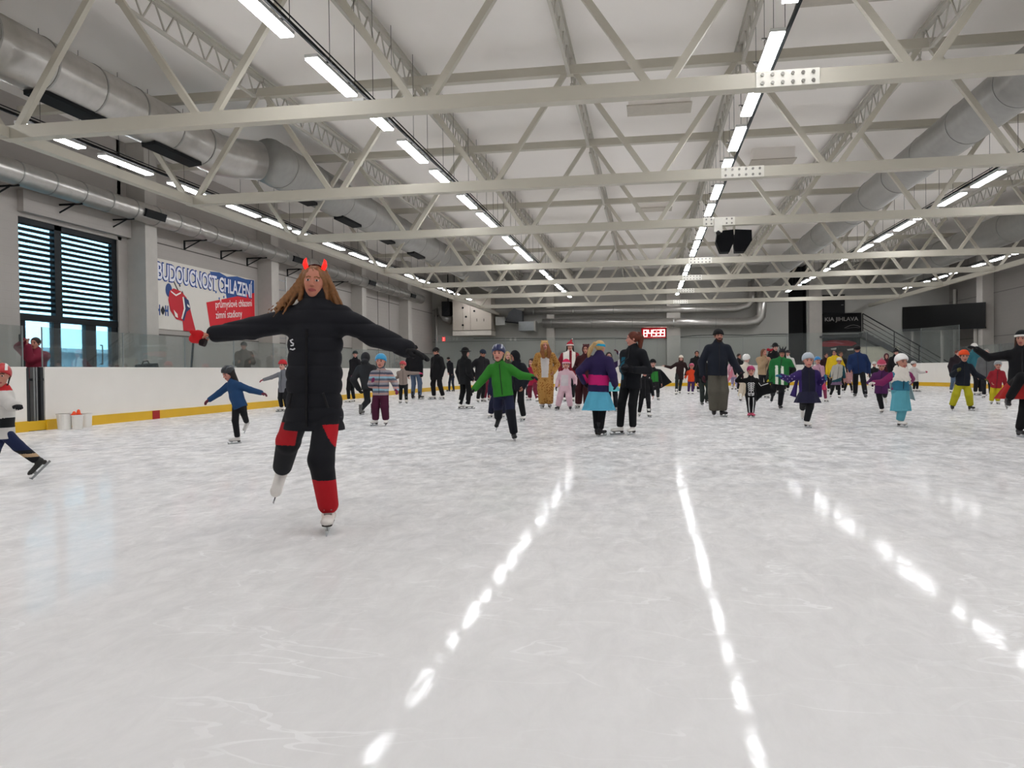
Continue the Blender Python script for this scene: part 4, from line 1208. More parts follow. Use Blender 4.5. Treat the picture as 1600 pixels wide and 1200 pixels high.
    if onesie:
        v, f_ = surfnet(lambda P: smin(topf(P), legs(P, 1.15), .03 * H), *bb(allp, .12 * H), vx)
        painted('onesie', v, f_, jpaint[0] if jpaint else None, [jac] + (jpaint[1] if jpaint else []))
    else:
        lo, hi = bb([PEL, HA, HB2, KA, KB, AA, AB], .13 * H)
        v, f_ = surfnet(legs, lo, hi, vx); painted('trousers', v, f_, ppaint[0] if ppaint else None, [pants] + (ppaint[1] if ppaint else []))
        lo, hi = bb([SA, SB_, EA, EB, WA, WB, hem, N], .14 * H)
        v, f_ = surfnet(topf, lo, hi, vx)
        if sleeve and not jpaint:
            ax_, bx_ = SA, SB_
            jpaint = (lambda c: ((abs(c[:, 0]) > .118 * wide)).astype(int), [sleeve])
        painted('jacket', v, f_, jpaint[0] if jpaint else None, [jac] + (jpaint[1] if jpaint else []))
        if abs(face) < 70 and Y0 < 30 and zipc is not None and X is None and not (extra and 'quilt' in extra):
            q = loc(v); fs_ = 1 if front @ fd > 0 else -1; line = []
            for z in np.linspace(q[:, 2].min() + .02, float((N - PEL) @ up / H) - .01, 9):
                m_ = (abs(q[:, 0]) < .03) & (abs(q[:, 2] - z) < .02)
                if m_.any(): line.append(tuple(PEL + up * z * H + front * fs_ * ((q[m_, 1] * fs_).max() * H + .001) - np.array(base)))
            if len(line) > 3:
                b = MB(); b.tube(line, .0055 if kid else .007, 5); b.build('zip', mat(zipc, .5), root)
    # --- skirt: (colour, start above pelvis, length, r top, r bottom)
    if skirt:
        c_, z0, ln, r0, r1 = skirt; nn = 48; rows = 10; vs = []; dn = np.array([0, 0, -1.0])
        for layer in (0, 1):
            for i in range(rows):
                t = i / (rows - 1)
                for k in range(nn):
                    a_ = 2 * math.pi * k / nn; r_ = (r0 + (r1 - r0) * t ** .85) * H * (1 + .07 * t * math.sin(a_ * 9)) - layer * .006
                    vs.append(PEL + up * (z0 * H) * (1) + dn * ln * H * t + sd * r_ * math.cos(a_) + front * r_ * .8 * math.sin(a_))
        fs = []
        for layer in (0, 1):
            o = layer * rows * nn
            for i in range(rows - 1):
                for k in range(nn):
                    q = (o + i * nn + k, o + i * nn + (k + 1) % nn, o + (i + 1) * nn + (k + 1) % nn, o + (i + 1) * nn + k)
                    fs.append(q if layer else q[::-1])
        for i in (0, rows - 1):
            for k in range(nn):
                q = (i * nn + k, i * nn + (k + 1) % nn, rows * nn + i * nn + (k + 1) % nn, rows * nn + i * nn + k); fs.append(q)
        mesh_obj('skirt', [(np.array(vs), np.array(fs), None)], [mat(c_, .8)], root, base)
    # --- skates
    if True:
        for Mx, O in ((MA, OA), (MB_, OB)):
            key = (lod, skates); me = BOOTMESH.get(key)
            if me is None:
                me = boot_mesh(lod, False).copy(); me.materials.append(mat(skates, .5, 0, .4, .05)); me.materials.append(mat('#2b2622', .6)); BOOTMESH[key] = me
            s = link('skate' if skate else 'shoe', me, root)
            m4 = Matrix([list(r) for r in (Mx * FL)]).to_4x4(); m4.translation = Vector(O - np.array(base) - (np.array([0, 0, .1 * FL]) if not skate else 0)); s.matrix_local = m4
            if not skate: continue
            bl = link('blade', BLADE.copy() if False else BLADE, s)
    # --- hair and headwear, in the head frame
    hm = mat(hairc, .6, 0, .3, .3, 40)
    hvx = {0: .03, 1: .05, 2: .07}[lod]
    rr = random.Random(label)

    def hairf(P):
        d = np.maximum(ell_(P, (0, .09, .14), (.385, .44, .41)), -ell_(P, (0, -.42, -.16), (.30, .32, .43)))
        d = np.maximum(d, -(P[..., 2] + .38))
        if hair in ('long', 'flow'):
            for s in (-1, 1): d = smin(d, flat_(P, (s * .33, .08, .15), (s * .40, .14, -1.15), (.09, .2), (.13, .14), (1, 0, 0)), .06)
            d = smin(d, flat_(P, (0, .3, .1), (0, .34, -1.2), (.36, .12), (.4, .1), (1, 0, 0)), .08)
        if hair == 'pony':
            q = look or ((0, .5, .3), (.05, .72, .1), (.1, .62, -.9))
            d = smin(d, cap_(P, (0, .42, .25), q[0], .1 * ponyr, .11 * ponyr), .05); d = smin(d, cap_(P, q[0], q[1], .11 * ponyr, .15 * ponyr), .05); d = smin(d, cap_(P, q[1], q[2], .16 * ponyr, .05 * ponyr), .05)
        return d
    def addpart(name, fn, lo, hi, m, vox=hvx, mi=None):
        v, f_ = surfnet(fn, lo, hi, vox)
        if len(v) == 0: return
        m = m if isinstance(m, list) else [m]
        mm = mi(v[f_].mean(1)) if mi else None
        return mesh_obj(name, [(toW(v), f_, mm)], m, root, base)
    if hair and hair != 'flow' and hat not in ('hood', 'ears', 'bunny', 'helmet') or hair in ('long', 'pony'):
        addpart('hair', hairf, (-.75, -.5, -1.6), (.75, 1.1, .62), hm)
    hc = mat(hatc, .8); nohead = None
    if hat in ('beanie', 'pom', 'santa'):
        def bean(P):
            d = np.maximum(ell_(P, (0, .06, .2), (.42, .48, .42 if hat != 'pom' else .44)), -(P[..., 2] - .1 - .12 * (-P[..., 1])))
            if hat == 'santa': d = smin(d, cap_(P, (0, .1, .45), (.22, .15, .85), .22, .06), .1)
            return d
        addpart('hat', bean, (-.6, -.6, -.1), (.6, .7, 1.1), hc)
        def brim(P):
            d = np.maximum(ell_(P, (0, .06, .17), (.455, .52, .30)), np.abs(P[..., 2] - .17 - .12 * (-P[..., 1])) - .075)
            if hat == 'santa': d = np.minimum(d, ell_(P, (.27, .15, .9), (.1, .1, .1)))
            if hat == 'pom': d = np.minimum(d, ell_(P, (0, .06, .7), (.13, .13, .13)))
            return d
        addpart('hat_brim', brim, (-.6, -.6, -.1), (.6, .7, 1.1), mat('#e6e2dc' if hat == 'santa' else (hp2 or hatc), .9))
    if hat == 'wide':
        addpart('hat', lambda P: smin(np.maximum(ell_(P, (0, .06, .25), (.42, .48, .46)), -(P[..., 2] - .12)), ell_(P, (0, .05, .2), (.72, .74, .06)), .05), (-.9, -.9, 0), (.9, .9, .85), hc)
    if hat == 'helmet':
        def helm(P):
            d = np.maximum(ell_(P, (0, .05, .15), (.425, .51, .46)), -(P[..., 2] - .02 + .42 * np.clip(P[..., 1], -.45, .4)))
            for x in (-.2, 0, .2): d = np.maximum(d, -cap_(P, (x, -.3, .60), (x * 1.1, .45, .58), .045, .045))
            return d
        addpart('helmet', helm, (-.6, -.65, -.2), (.6, .75, .8), mat(hatc, .3, 0, .5, .05))
        if hp2: addpart('helmet_stripe', lambda P: np.maximum(np.maximum(ell_(P, (0, .05, .15), (.44, .525, .475)), -ell_(P, (0, .05, .15), (.405, .49, .44))), np.abs(np.abs(P[..., 0]) - .24 + .15 * P[..., 1]) - .055 + np.where(P[..., 2] < .26, 1, 0)), (-.6, -.65, -.2), (.6, .75, .8), mat(hp2, .3), vox=hvx * .7)
        addpart('chin_strap', lambda P: np.minimum.reduce([cap_(P, (s * .36, .02, .0), (s * .3, -.12, -.38), .035, .03) for s in (-1, 1)] + [cap_(P, (-.3, -.12, -.38), (0, -.2, -.52), .03, .03), cap_(P, (.3, -.12, -.38), (0, -.2, -.52), .03, .03)]), (-.5, -.4, -.7), (.5, .3, .3), mat('#141416', .7), vox=hvx * .8)
    if hat in ('hood', 'ears', 'bunny'):
        def hood(P):
            d = np.maximum(ell_(P, (0, .1, .02), (.47, .52, .62)), -ell_(P, (0, -.5, -.04), (.31, .42, .40)))
            d = smin(d, np.maximum(ell_(P, (0, .12, -.6), (.4, .4, .3)), -ell_(P, (0, -.4, -.2), (.3, .3, .4))), .08)
            if hat in ('ears', 'bunny'):
                L = .16 if hat == 'ears' else .5
                for s in (-1, 1): d = smin(d, ell_(P, (s * .3, .08, .55 + (L - .16) * .5), (.12, .07, .13 + (L - .16) * .5)), .03)
            return d
        addpart('hood', hood, (-.65, -.6, -1.0), (.65, .75, 1.3), hc)
    if hat == 'band':
        addpart('headband', lambda P: np.maximum(np.maximum(ell_(P, (0, .07, .13), (.41, .48, .42)), -ell_(P, (0, .07, .13), (.33, .4, .36))), np.abs(P[..., 2] - .14 - .1 * P[..., 1]) - .1), (-.55, -.55, -.2), (.55, .7, .5), hc, vox=hvx * .8)
    J = dict(SA=SA, SB=SB_, EA=EA, EB=EB, WA=WA, WB=WB, PEL=PEL, SH=SH, N=N, HC=HC, H=H, hh=hh, sd=sd, fd=fd, up=up, front=front, HM=HM, root=root, base=base, Y0=Y0, toW=toW, KA=KA, KB=KB, AA=AA, AB=AB, vx=vx, OA=OA, OB=OB, MA=MA, MB=MB_, FL=FL)
    return J


def sdpart(J, name, fn, pts, pad, col, vox=None, rough=.8, m=None):
    pts = np.array(pts); v, f_ = surfnet(fn, pts.min(0) - pad, pts.max(0) + pad, vox or J['vx'])
    return mesh_obj(name, [(v, f_, None)], [m or mat(col, rough)], J['root'], J['base'])


def sheet(J, name, rows, col, th=.015, m=None):
    """cloth sheet through a grid of 3D points (list of rows)"""
    G = np.array(rows, float); r, c = G.shape[:2]
    # refine bilinearly
    rr_, cc_ = (r - 1) * 4 + 1, (c - 1) * 4 + 1
    A = np.stack([[np.interp(np.linspace(0, c - 1, cc_), np.arange(c), G[i, :, k]) for k in range(3)] for i in range(r)])
    B = np.stack([[np.interp(np.linspace(0, r - 1, rr_), np.arange(r), A[:, k, j]) for k in range(3)] for j in range(cc_)])
    Q = B.transpose(2, 0, 1)            # rows, cols, 3
    du = np.gradient(Q, axis=1); dv = np.gradient(Q, axis=0); nrm = np.cross(du, dv); nrm /= np.maximum(np.linalg.norm(nrm, axis=2, keepdims=True), 1e-9)
    wob = (np.sin(np.arange(cc_) * 1.3) * .012)[None, :, None] * np.linspace(.2, 1, rr_)[:, None, None]
    a = Q + nrm * (th / 2 + wob); b_ = Q - nrm * (th / 2 - wob); V = np.concatenate([a.reshape(-1, 3), b_.reshape(-1, 3)]); o = rr_ * cc_; F = []
    for i in range(rr_ - 1):
        for j in range(cc_ - 1):
            q = (i * cc_ + j, i * cc_ + j + 1, (i + 1) * cc_ + j + 1, (i + 1) * cc_ + j); F.append(q); F.append(tuple(o + x for x in q[::-1]))
    edge = [(0, j) for j in range(cc_)] + [(i, cc_ - 1) for i in range(1, rr_)] + [(rr_ - 1, j) for j in range(cc_ - 2, -1, -1)] + [(i, 0) for i in range(rr_ - 2, 0, -1)]
    for k in range(len(edge)):
        p, q = edge[k], edge[(k + 1) % len(edge)]; p = p[0] * cc_ + p[1]; q = q[0] * cc_ + q[1]; F.append((q, p, o + p, o + q))
    return mesh_obj(name, [(V, np.array(F), None)], [m or mat(col, .85)], J['root'], J['base'])


# ------------------------------------------------------------------ the woman in front
def woman_pants(c):
    x, y, z = c[:, 0], c[:, 1], c[:, 2]; mi = np.zeros(len(c), int)
    mi[(z > -.155) & (abs(x) > .05 + (-.05 - z) * 0.55) & (z < -.06)] = 1
    mi[(z < -.262 - .02 * x) & (x > .012) & (z > -.40)] = 1
    mi[(z < -.225) & (x < -.045) & (z > -.32) & (x > -.115 + (-.225 - z) * .1)] = 1
    return mi


J = person('woman gliding on one leg in black quilted coat with glowing red devil horns', (513, 828), (491, 414), face=6, hf=14, tilt=-4, pel=(491, 636), legk=.93, hemw=1.06,
           armk=.87, ha=(326, 523, -.05), hb=(636, 545, -.02), fa=(447, 776, .50, 60), fb=(514, 828), jac='#16171d', jlen=.085, puff=1.12, pants='#101117', flare=1.16, ppaint=(woman_pants, ['#b0131f']),
           hair='flow', hairc='#7d5330', skates='#e3ded8', skin='#bd7c66', extra={'quilt': .052}, hand=('fist', 'spread'), group='adult skaters', wide=.98, hs=.88)
H_ = J['H']; toW = J['toW']; HM = J['HM']
# long loose hair: a cap plus tapering locks blown towards the left of the picture
rg = random.Random(3); locks = []
for i in range(110):
    s = -1 if i % 2 else 1; an = rg.uniform(-.35, 1.0)
    p0 = np.array([s * (.30 + .08 * rg.random()), .05 + an * .3, .34 - .18 * abs(an) + rg.uniform(-.05, .05)])
    sw = rg.uniform(.1, .55)
    p1 = p0 + np.array([s * (.10 + .16 * rg.random()), .03, -.45])
    if s < 0: p2 = p1 + np.array([-.14 - .38 * sw, -.02, -.38]); p3 = p2 + np.array([-.14 - .6 * sw, -.1, -.34 - .3 * rg.random()])
    else: p2 = p1 + np.array([.06 + .3 * sw, .0, -.4]); p3 = p2 + np.array([.06 + .34 * sw, -.04, -.3 - .2 * rg.random()])
    locks.append((p0, p1, p2, p3))


def womanhair(P):
    d = np.maximum(ell_(P, (0, .10, .13), (.39, .44, .40)), -ell_(P, (0, -.44, -.12), (.27, .34, .46)))
    d = np.maximum(d, -(P[..., 2] + .55))
    for s in (-1, 1): d = smin(d, flat_(P, (s * .30, .06, .22), (s * .40, .08, -.55), (.09, .19), (.1, .16), (1, 0, 0)), .05)
    for p0, p1, p2, p3 in locks:
        d = smin(d, cap_(P, p0, p1, .035, .045), .02); d = smin(d, cap_(P, p1, p2, .045, .038), .02); d = smin(d, cap_(P, p2, p3, .038, .010), .02)
    return d + .014 * np.sin(P[..., 2] * 17 + 6 * P[..., 0]) * np.sin(P[..., 0] * 31 + 5 * P[..., 2])


v, f_ = surfnet(womanhair, (-1.75, -.6, -1.95), (1.35, .75, .6), .03)
mesh_obj('hair', [(toW(v), f_, None)], [mat('#80552f', .5, 0, .4, .45, 60)], J['root'], J['base'])
# lit horns on a thin band
hb_ = sdpart(J, 'headband', lambda P: uni([cap_(P, toW(np.array([.42 * math.cos(t), .02, .10 + .44 * math.sin(t)])), toW(np.array([.42 * math.cos(t + .3), .02, .10 + .44 * math.sin(t + .3)])), .006, .006) for t in np.arange(0.15, 2.9, .3)], .004), [toW(np.array([x, .02, z])) for x in (-.5, .5) for z in (0, .65)], .03, '#3a0b0d', .006)
for s in (-1, 1):
    pts = [toW(np.array(q)) for q in ((s * .27, -.04, .44), (s * .30, -.05, .53), (s * .305, -.05, .63), (s * .27, -.05, .73))]
    rs = [.016, .015, .010, .003]
    sdpart(J, 'glowing_horn', lambda P: uni([cap_(P, pts[k], pts[k + 1], rs[k], rs[k + 1]) for k in range(3)], .008), pts, .04, '#ff2a1c', .005, m=emit('#ff1a12', 1.0, 'horn_light'))
# collar with purple neck gaiter
up, sd, fd, N_ = J['up'], J['sd'], J['fd'], J['N']
sdpart(J, 'collar', lambda P: np.maximum(flat_(P, N_ - up * .05, N_ + up * .055, (.10, .095), (.082, .085), sd), -flat_(P, N_ + up * .03, N_ + up * .15, (.068, .07), (.072, .076), sd)), [N_ - up * .05, N_ + up * .1], .14, '#0d0e13')
sdpart(J, 'neck_gaiter', lambda P: np.maximum(flat_(P, N_ + up * .02, N_ + up * .075, (.072, .078), (.074, .08), sd), -flat_(P, N_ + up * .07, N_ + up * .15, (.062, .068), (.066, .072), sd)), [N_, N_ + up * .1], .12, '#5b2a5e', .007)
# coat details: zip, belt seam, small white emblem
PE, fr_ = J['PEL'], J['front']
if fr_ @ fd < 0: fr_ = -fr_
surf = lambda x, z, o=0: PE + sd * x * H_ + up * z * H_ + fr_ * o
b = MB(); b.bar(surf(.0, -.07, .082 * H_ + .015), surf(0, .29, .072 * H_ + .03), .014, .01, up=tuple(fr_)); b.build('zip', mat('#08080a', .4), J['root'], J['base'])
for s in (-1, 1):
    b = MB(); b.bar(surf(s * .075, .0, .066 * H_ + .012), surf(s * .06, .055, .078 * H_ + .012), .012, .01, up=tuple(fr_)); b.build('pocket_zip', mat('#08080a', .4), J['root'], J['base'])
b = MB(); e0 = surf(-.052, .235, .070 * H_ + .045)
b.tube([e0 + sd * x + up * z for x, z in ((.004, .03), (-.012, .024), (-.006, .012), (.008, .004), (.006, -.008), (-.01, -.01))], .005, 6)
b.tube([e0 + sd * x + up * z for x, z in ((-.014, -.03), (.004, -.036), (.018, -.028))], .005, 6); b.build('emblem', mat('#d8d8dc', .5), J['root'], J['base'])
# right hand (left in the picture) holds a red mitten, left hand wears a black glove
W, E = J['WB'], J['EB']; d = (W - E) / np.linalg.norm(W - E); Fm = frame(d, fd)
v, f_ = hand_mesh('spread', 0, .035); hl = .105 * H_
if Fm[2, 2] < 0: Fm[:, 2] *= -1; f_ = f_[:, ::-1]
mesh_obj('glove', [((v * hl) @ Fm.T + W, f_, None)], [mat('#0c0c10', .8)], J['root'], J['base'])
W, E = J['WA'], J['EA']; d = (W - E) / np.linalg.norm(W - E); q = W + d * .10 + np.array([0, -.02, -.01])
Jm = thing('mitten', 'crumpled red mitten held in the woman\'s outstretched hand', 'mitten', tuple(q))
mv, mf = surfnet(lambda P: uni([ell_(P, q + d * .01, (.045, .042, .045)), cap_(P, q + d * .01, q + d * .045 + np.array([0, 0, -.01]), .036, .028), cap_(P, q + np.array([0, -.02, .01]), q + d * .03 + np.array([0, -.045, .035]), .016, .014)], .02), q - .16, q + .16, .008)
class _R: pass
mesh_obj('mitten_body', [(mv, mf, None)], [mat('#c2141c', .8)], Jm, tuple(q))
b = MB(); b.tube([tuple(q - d * .01 + np.array([0, -.01, -.035])), tuple(q - d * .045 + np.array([0, -.01, -.05]))], .027, 14); b.build('cuff', mat('#1b0d10', .8), Jm, tuple(q))
# skate laces on the standing foot
b = MB(); Mx, O, FL_ = J['MB'], J['OB'], J['FL']
for k in range(5):
    z = .45 + .1 * k; x = .30 - .055 * k
    b.tube([tuple(O + Mx @ (np.array([x, y, z]) * FL_)) for y in (-.1, 0, .1)], .006, 5)
b.build('laces', mat('#8c8782', .6), J['root'], J['base'])


# ------------------------------------------------------------------ everyone else
def stripes(c):
    z = c[:, 2]; k = np.floor((z + .2) / .028).astype(int) % 6; return k


def band(lo_, hi_):
    return lambda c: ((c[:, 2] > lo_) & (c[:, 2] < hi_) & (abs(c[:, 0]) < .125)).astype(int)


A = 'adult skaters'; K = 'child skaters'
# left side
person('child at the left edge in white hockey jersey and navy shorts with caged helmet', (2, 757), (0, 566), kid=True, face=-50, hf=30, pel=(4, 672), ha=(-30, 660, 0), hb=(26, 634, -.25),
       fa=(-14, 757), fb=(62, 752, .15, 40), jac='#c9c6c1', jlen=.07, puff=1.25, pants='#1b2546', flare=1.05, hat='helmet', hatc='#b5282c', hp2='#e6e2dd', glove='#16161a', skates='#23221f', jpaint=(lambda c: np.where((c[:, 2] > .02) & (c[:, 2] < .10) & (abs(c[:, 0] - .05) < .07), 1, np.where(c[:, 2] > .322, 2, 0)), ['#17181b', '#b8262a']),
       ppaint=(lambda c: np.where(c[:, 2] < -.17, np.where((c[:, 2] > -.23) & (c[:, 2] < -.20), 2, 1), 0), ['#121218', '#b79a78']), group=K, skin='warm')
jr = person('person in dark red jacket taking a photo behind the left boards', (57, 640), (55, 527), X=BL - .75, face=10, H=1.72, ha=(38, 533, -.1), hb=(44, 541, -.2), jac='#7c1f35', jlen=.05, puff=1.25, pants='#17181c', hairc='#2b1d18', group='onlookers behind the boards', skates='#1a1a1c', skin='warm', skate=False)
q = jr['WA'] + np.array([.02, -.12, .06]); ph_ = thing('camera_phone', 'dark phone held up by the person in dark red jacket', 'phone', tuple(q))
b = MB(); b.box((0, 0, 0), (.075, .012, .15)); b.build('phone_body', M_BLACK, ph_); b = MB(); b.tube([(.02, -.006, .055), (.02, -.01, .055)], .008, 8); b.build('lens', M_DARK, ph_)
person('onlooker in brown coat and dark hat behind the left screen', (381, 630), (381, 534), X=BL - .8, face=20, H=1.7, jac='#55493f', jlen=.12, puff=1.35, pants='#1a1a1c', hat='beanie', hatc='#2d2a26', hairc='#2a2320', ha=(372, 566, -.25), hb=(392, 566, -.25), group='onlookers behind the boards', skin='tan', skate=False)
person('small child in blue jacket and black helmet leaning forward on one skate', (371, 693), (352, 571), kid=True, face=-18, hf=-28, hp=22, H=1.13, pel=(374, 632), ha=(320, 630, -.12), hb=(409, 614, .05), fa=(371, 693), fb=(388, 684, .35, 50),
       jac='#1d3f66', jlen=.05, puff=1.12, pants='#111215', hat='helmet', hatc='#23272b', hp2='#3a4046', hair='long', hairc='#1d1613', glove='#5e1a2c', skates='#c9c6c2', group=K, skin='rosy')
person('child in grey top and red hat half hidden behind the woman in front', (444, 643), (441, 562), kid=True, face=-10, ha=(410, 594, -.1), hb=(470, 596, .1), jac='#77787e', pants='#18191c', hat='beanie', hatc='#c12a33', glove='#8c2d3e', group=K)
person('person in black with dark green hat behind the bent grey skater', (549, 629), (556, 548), face=-20, hf=20, pel=(549, 592), H=1.62, ha=(551, 600, -.2), hb=(567, 594, .1), jac='#131318', jlen=.05, hat='beanie', hatc='#1e2a2a', glove='#8a3a55', group=A, fa=(545, 629), fb=(553, 628))
person('adult in dark grey jacket bending far forward with grey skates', (572, 648), (570, 551), face=168, hf=190, hp=40, H=1.78, pel=(577, 603), ha=(560, 607, .1), hb=(590, 606, .1), fa=(564, 649), fb=(583, 647), jac='#26272a', jlen=.04, puff=1.25, pants='#202124', hair='short', hairc='#15120f', hat='hood', hatc='#202124', skates='#5b5a57', glove='#1a1a1c', group=A, wide=1.05)
person('girl in striped pastel jacket, plum trousers and bright blue helmet', (595, 665), (595, 551.5), kid=True, face=2, ha=(581, 596, -.22), hb=(619.5, 608), fa=(587, 665), fb=(603, 665), jac='#8f8c92', jlen=.01, puff=1.2, pants='#471630', flare=1.3, hat='helmet', hatc='#2191c4', glove='#7a2a55',
       jpaint=(stripes, ['#a58a86', '#5d6472', '#8fb6c8', '#b9928c', '#4a4f60']), group=K, skin='rosy')
person('child in taupe jacket with red helmet stretching both arms out', (631, 630.5), (629, 563), kid=True, face=15, hf=-10, ha=(616, 592), hb=(655, 583), fa=(626, 630.5), fb=(635, 630.8), jac='#8b7d75', jlen=.0, hat='helmet', hatc='#b5303c', pants='#121317', glove='#c23a66', group=K, skin='warm')
person('man in black jacket and blue jeans behind the woman\'s gloved hand', (650, 624), (648, 539), face=170, jac='#121216', jlen=.045, puff=1.3, pants='#4d5d74', skates='#1b1c20', hb=(658, 588), fa=(645, 624), fb=(656, 624), hat='beanie', hatc='#1b1b1f', group=A)
person('adult all in black looking down to the left by the boards', (684, 624), (681, 543), face=-35, hf=-70, hp=20, jac='#0f0f12', jlen=.12, puff=1.25, pants='#0e0e11', flare=1.15, ha=(674.5, 590), fa=(678, 624), fb=(692, 624), hat='beanie', hatc='#121214', skates='#d6d3ce', glove='#101014', group=A, skin='warm')
person('person in navy bending down by the far boards', (705, 612), (700, 558), H=1.55, face=-35, hf=-30, hp=40, pel=(706, 588), ha=(701, 587, -.2), hb=(708, 590, -.1), fa=(702, 612), fb=(709, 612), jac='#15161c', pants='#1d2433', hair='short', hairc='#15100d', skates='#1b1b1e', group=A)
person('woman in black with a broad black hat turned away, standing on white skates', (725, 639), (728, 543), face=140, hf=110, jac='#0e0e11', jlen=.10, puff=1.2, pants='#0d0d10', flare=1.05, fa=(719, 639), fb=(731, 639), hb=(738, 592), hat='wide', hatc='#0e0e10', hair='long', hairc='#17110f', group=A)
person('adult in dark jacket and navy hat looking down to the right', (750, 629), (755, 546), face=35, hf=65, hp=25, pel=(751, 590), ha=(740, 586), fa=(747, 629), fb=(754, 628), jac='#18161a', jlen=.07, puff=1.25, pants='#111114', hat='beanie', hatc='#1b2434', group=A, skin='warm')
person('small child in maroon snowsuit half hidden behind the green jacket', (761, 626), (762, 572), kid=True, face=30, onesie=True, jac='#6c1f33', hat='beanie', hatc='#7c2c3c', group=K)
person('child in navy snowsuit hidden behind the boy in green', (777, 653), (779, 566), kid=True, face=0, fa=(767, 653), fb=(787, 653), jac='#1a1d38', jlen=.25, puff=1.3, pants='#181a30', flare=1.4, hat='beanie', hatc='#20223c', group=K)
person('boy in bright green jacket and navy striped helmet gliding on one black skate', (803, 688.5), (777, 536.5), kid=True, face=4, hf=-4, pel=(786, 613), H=1.32, ha=(742, 607, -.1), hb=(830, 589, -.05), fa=(779, 684, .3, 50), fb=(803, 688.5), jac='#2f7a26', jlen=.045, puff=1.22, pants='#12141c', flare=1.25,
       hat='helmet', hatc='#232a52', hp2='#c9ccd6', glove='#14161c', skates='#17171b', group=K, skin='rosy', ppaint=(lambda c: ((c[:, 2] < -.015) & (c[:, 2] > -.2)).astype(int), ['#1a1e38']))
person('adult in black with navy hooded jacket behind the boy in green', (813, 658), (803, 548), face=-25, hf=-55, hp=18, hb=(818, 604, -.1), fa=(801, 656), fb=(818, 658), jac='#12141d', jlen=.06, puff=1.2, pants='#0f0f13', flare=1.1, hat='hood', hatc='#12131a', group=A, skin='tan')
person('woman with pale blond hair behind the boy\'s helmet', (791, 640), (793, 549), face=30, jac='#4a463c', hair='long', hairc='#b59a6c', pants='#2b1c24', group=A)
person('child in raspberry jacket and maroon trousers behind the golden onesie', (834, 627), (830, 560), kid=True, face=-20, jac='#a02040', puff=1.3, pants='#6b1a30', flare=1.3, fa=(828, 626), fb=(840, 628), hair='long', hairc='#2c1a14', group=K)
person('small child with a white hat behind the boy\'s black glove', (826, 622), (829, 572), kid=True, face=10, jac='#cfcac6', hat='beanie', hatc='#e4e0dc', pants='#2b2b30', group=K)


def giraffe(c):
    n = np.sin(c[:, 0] * 95 + 2 * np.sin(c[:, 2] * 60)) * np.sin(c[:, 2] * 80 + 1.5 * np.sin(c[:, 0] * 70)) * np.cos(c[:, 1] * 60)
    belly = (abs(c[:, 0]) < .05 + .02 * np.clip((c[:, 2] - 0) * 3, -1, 1)) & (c[:, 2] > -.045) & (c[:, 2] < .245) & (np.sign(c[:, 1]) == np.sign(giraffe.s))
    return np.where(belly, 2, (n > .22).astype(int))


giraffe.s = -1
Jo = person('woman in golden spotted animal onesie with a pale belly and long auburn hair', (853, 638), (851, 532), face=3, hf=18, hp=-8, onesie=True, jac='#b98a49', puff=1.18, flare=1.4, jpaint=(giraffe, ['#94622c', '#c9c4c0']), hat='ears', hatc='#c29a62', hair='long', hairc='#80502f', ha=(838, 585), hb=(865, 581), fa=(848, 638), fb=(858.5, 638), skates='#a9a6a8', group=A, skin='rosy')
tw = Jo['toW']
sdpart(Jo, 'front_hair', lambda P: np.minimum.reduce([uni([cap_(P, tw(np.array([s * .31, -.2, .1])), tw(np.array([s * (.33 + .12 * k), -.45, -.7])), .025, .045), cap_(P, tw(np.array([s * (.33 + .12 * k), -.45, -.7])), tw(np.array([s * (.2 + .16 * k), -.6, -1.4])), .045, .02)], .02) for s in (-1, 1) for k in (0, 1)]), [tw(np.array([x, y, z])) for x in (-.5, .5) for y in (-.7, 0) for z in (-1.4, .2)], .06, '#80502f', .014)
person('woman in red santa hat with thick white scarf and long dark hair', (889, 628), (891, 532), face=5, jac='#7d1a28', jpaint=(lambda c: (((abs(c[:, 0] - .02) > .02) & (abs(c[:, 0]) < .10) & (c[:, 2] > .06))).astype(int), ['#e2dcd4']), jlen=.1, puff=1.2, pants='#15151a', hat='santa', hatc='#a61a2c', hair='long', hairc='#1d1310', ha=(876, 580), glove='#15151a', group=A, skin='rosy', hs=1.0)
person('toddler in pale pink rabbit suit with bright pink hat', (882, 641), (885, 561), kid=True, face=-4, onesie=True, jac='#d6b3bd', puff=1.15, flare=1.25, ha=(869.5, 604), hb=(899, 600), fa=(872, 641), fb=(891, 641), hat='beanie', hatc='#d32458', hp2='#e3bac6', glove='#1a1a1e', skates='#25242a', jpaint=(lambda c: ((abs(c[:, 0]) < .07) & (c[:, 2] > .05) & (c[:, 2] < .26)).astype(int), ['#c9bfc2']), group=K, skin='rosy')
person('woman in dark brown bear onesie with the hood up', (911, 638), (916, 538), face=-8, onesie=True, jac='#3b141a', puff=1.2, flare=1.3, ha=(898, 576, -.1), fa=(904, 638), fb=(917, 639), hat='ears', hatc='#451a1e', glove='#301014', group=A, skin='warm')
person('girl with blond ponytail in purple jacket with pink band and pale blue skirt', (936, 682), (938.5, 532), face=165, hf=150, H=1.5, pel=(935, 606), ha=(913, 596, .05), hb=(961, 600), fa=(933, 681.5), fb=(938, 682), jac='#261a45', jlen=.04, puff=1.2, pants='#0d0d12', flare=1.0, jpaint=(band(.03, .135), ['#c01c6c']), skirt=('#57a9c6', .0, .235, .085, .175),
       hat='band', hatc='#1d9ac0', hair='pony', hairc='#b99a6a', ponyr=1.2, look=((.15, .55, .3), (.45, .62, -.1), (1.35, .40, -1.75)), skates='#131317', glove='#1c1c28', group=K, skin='rosy')
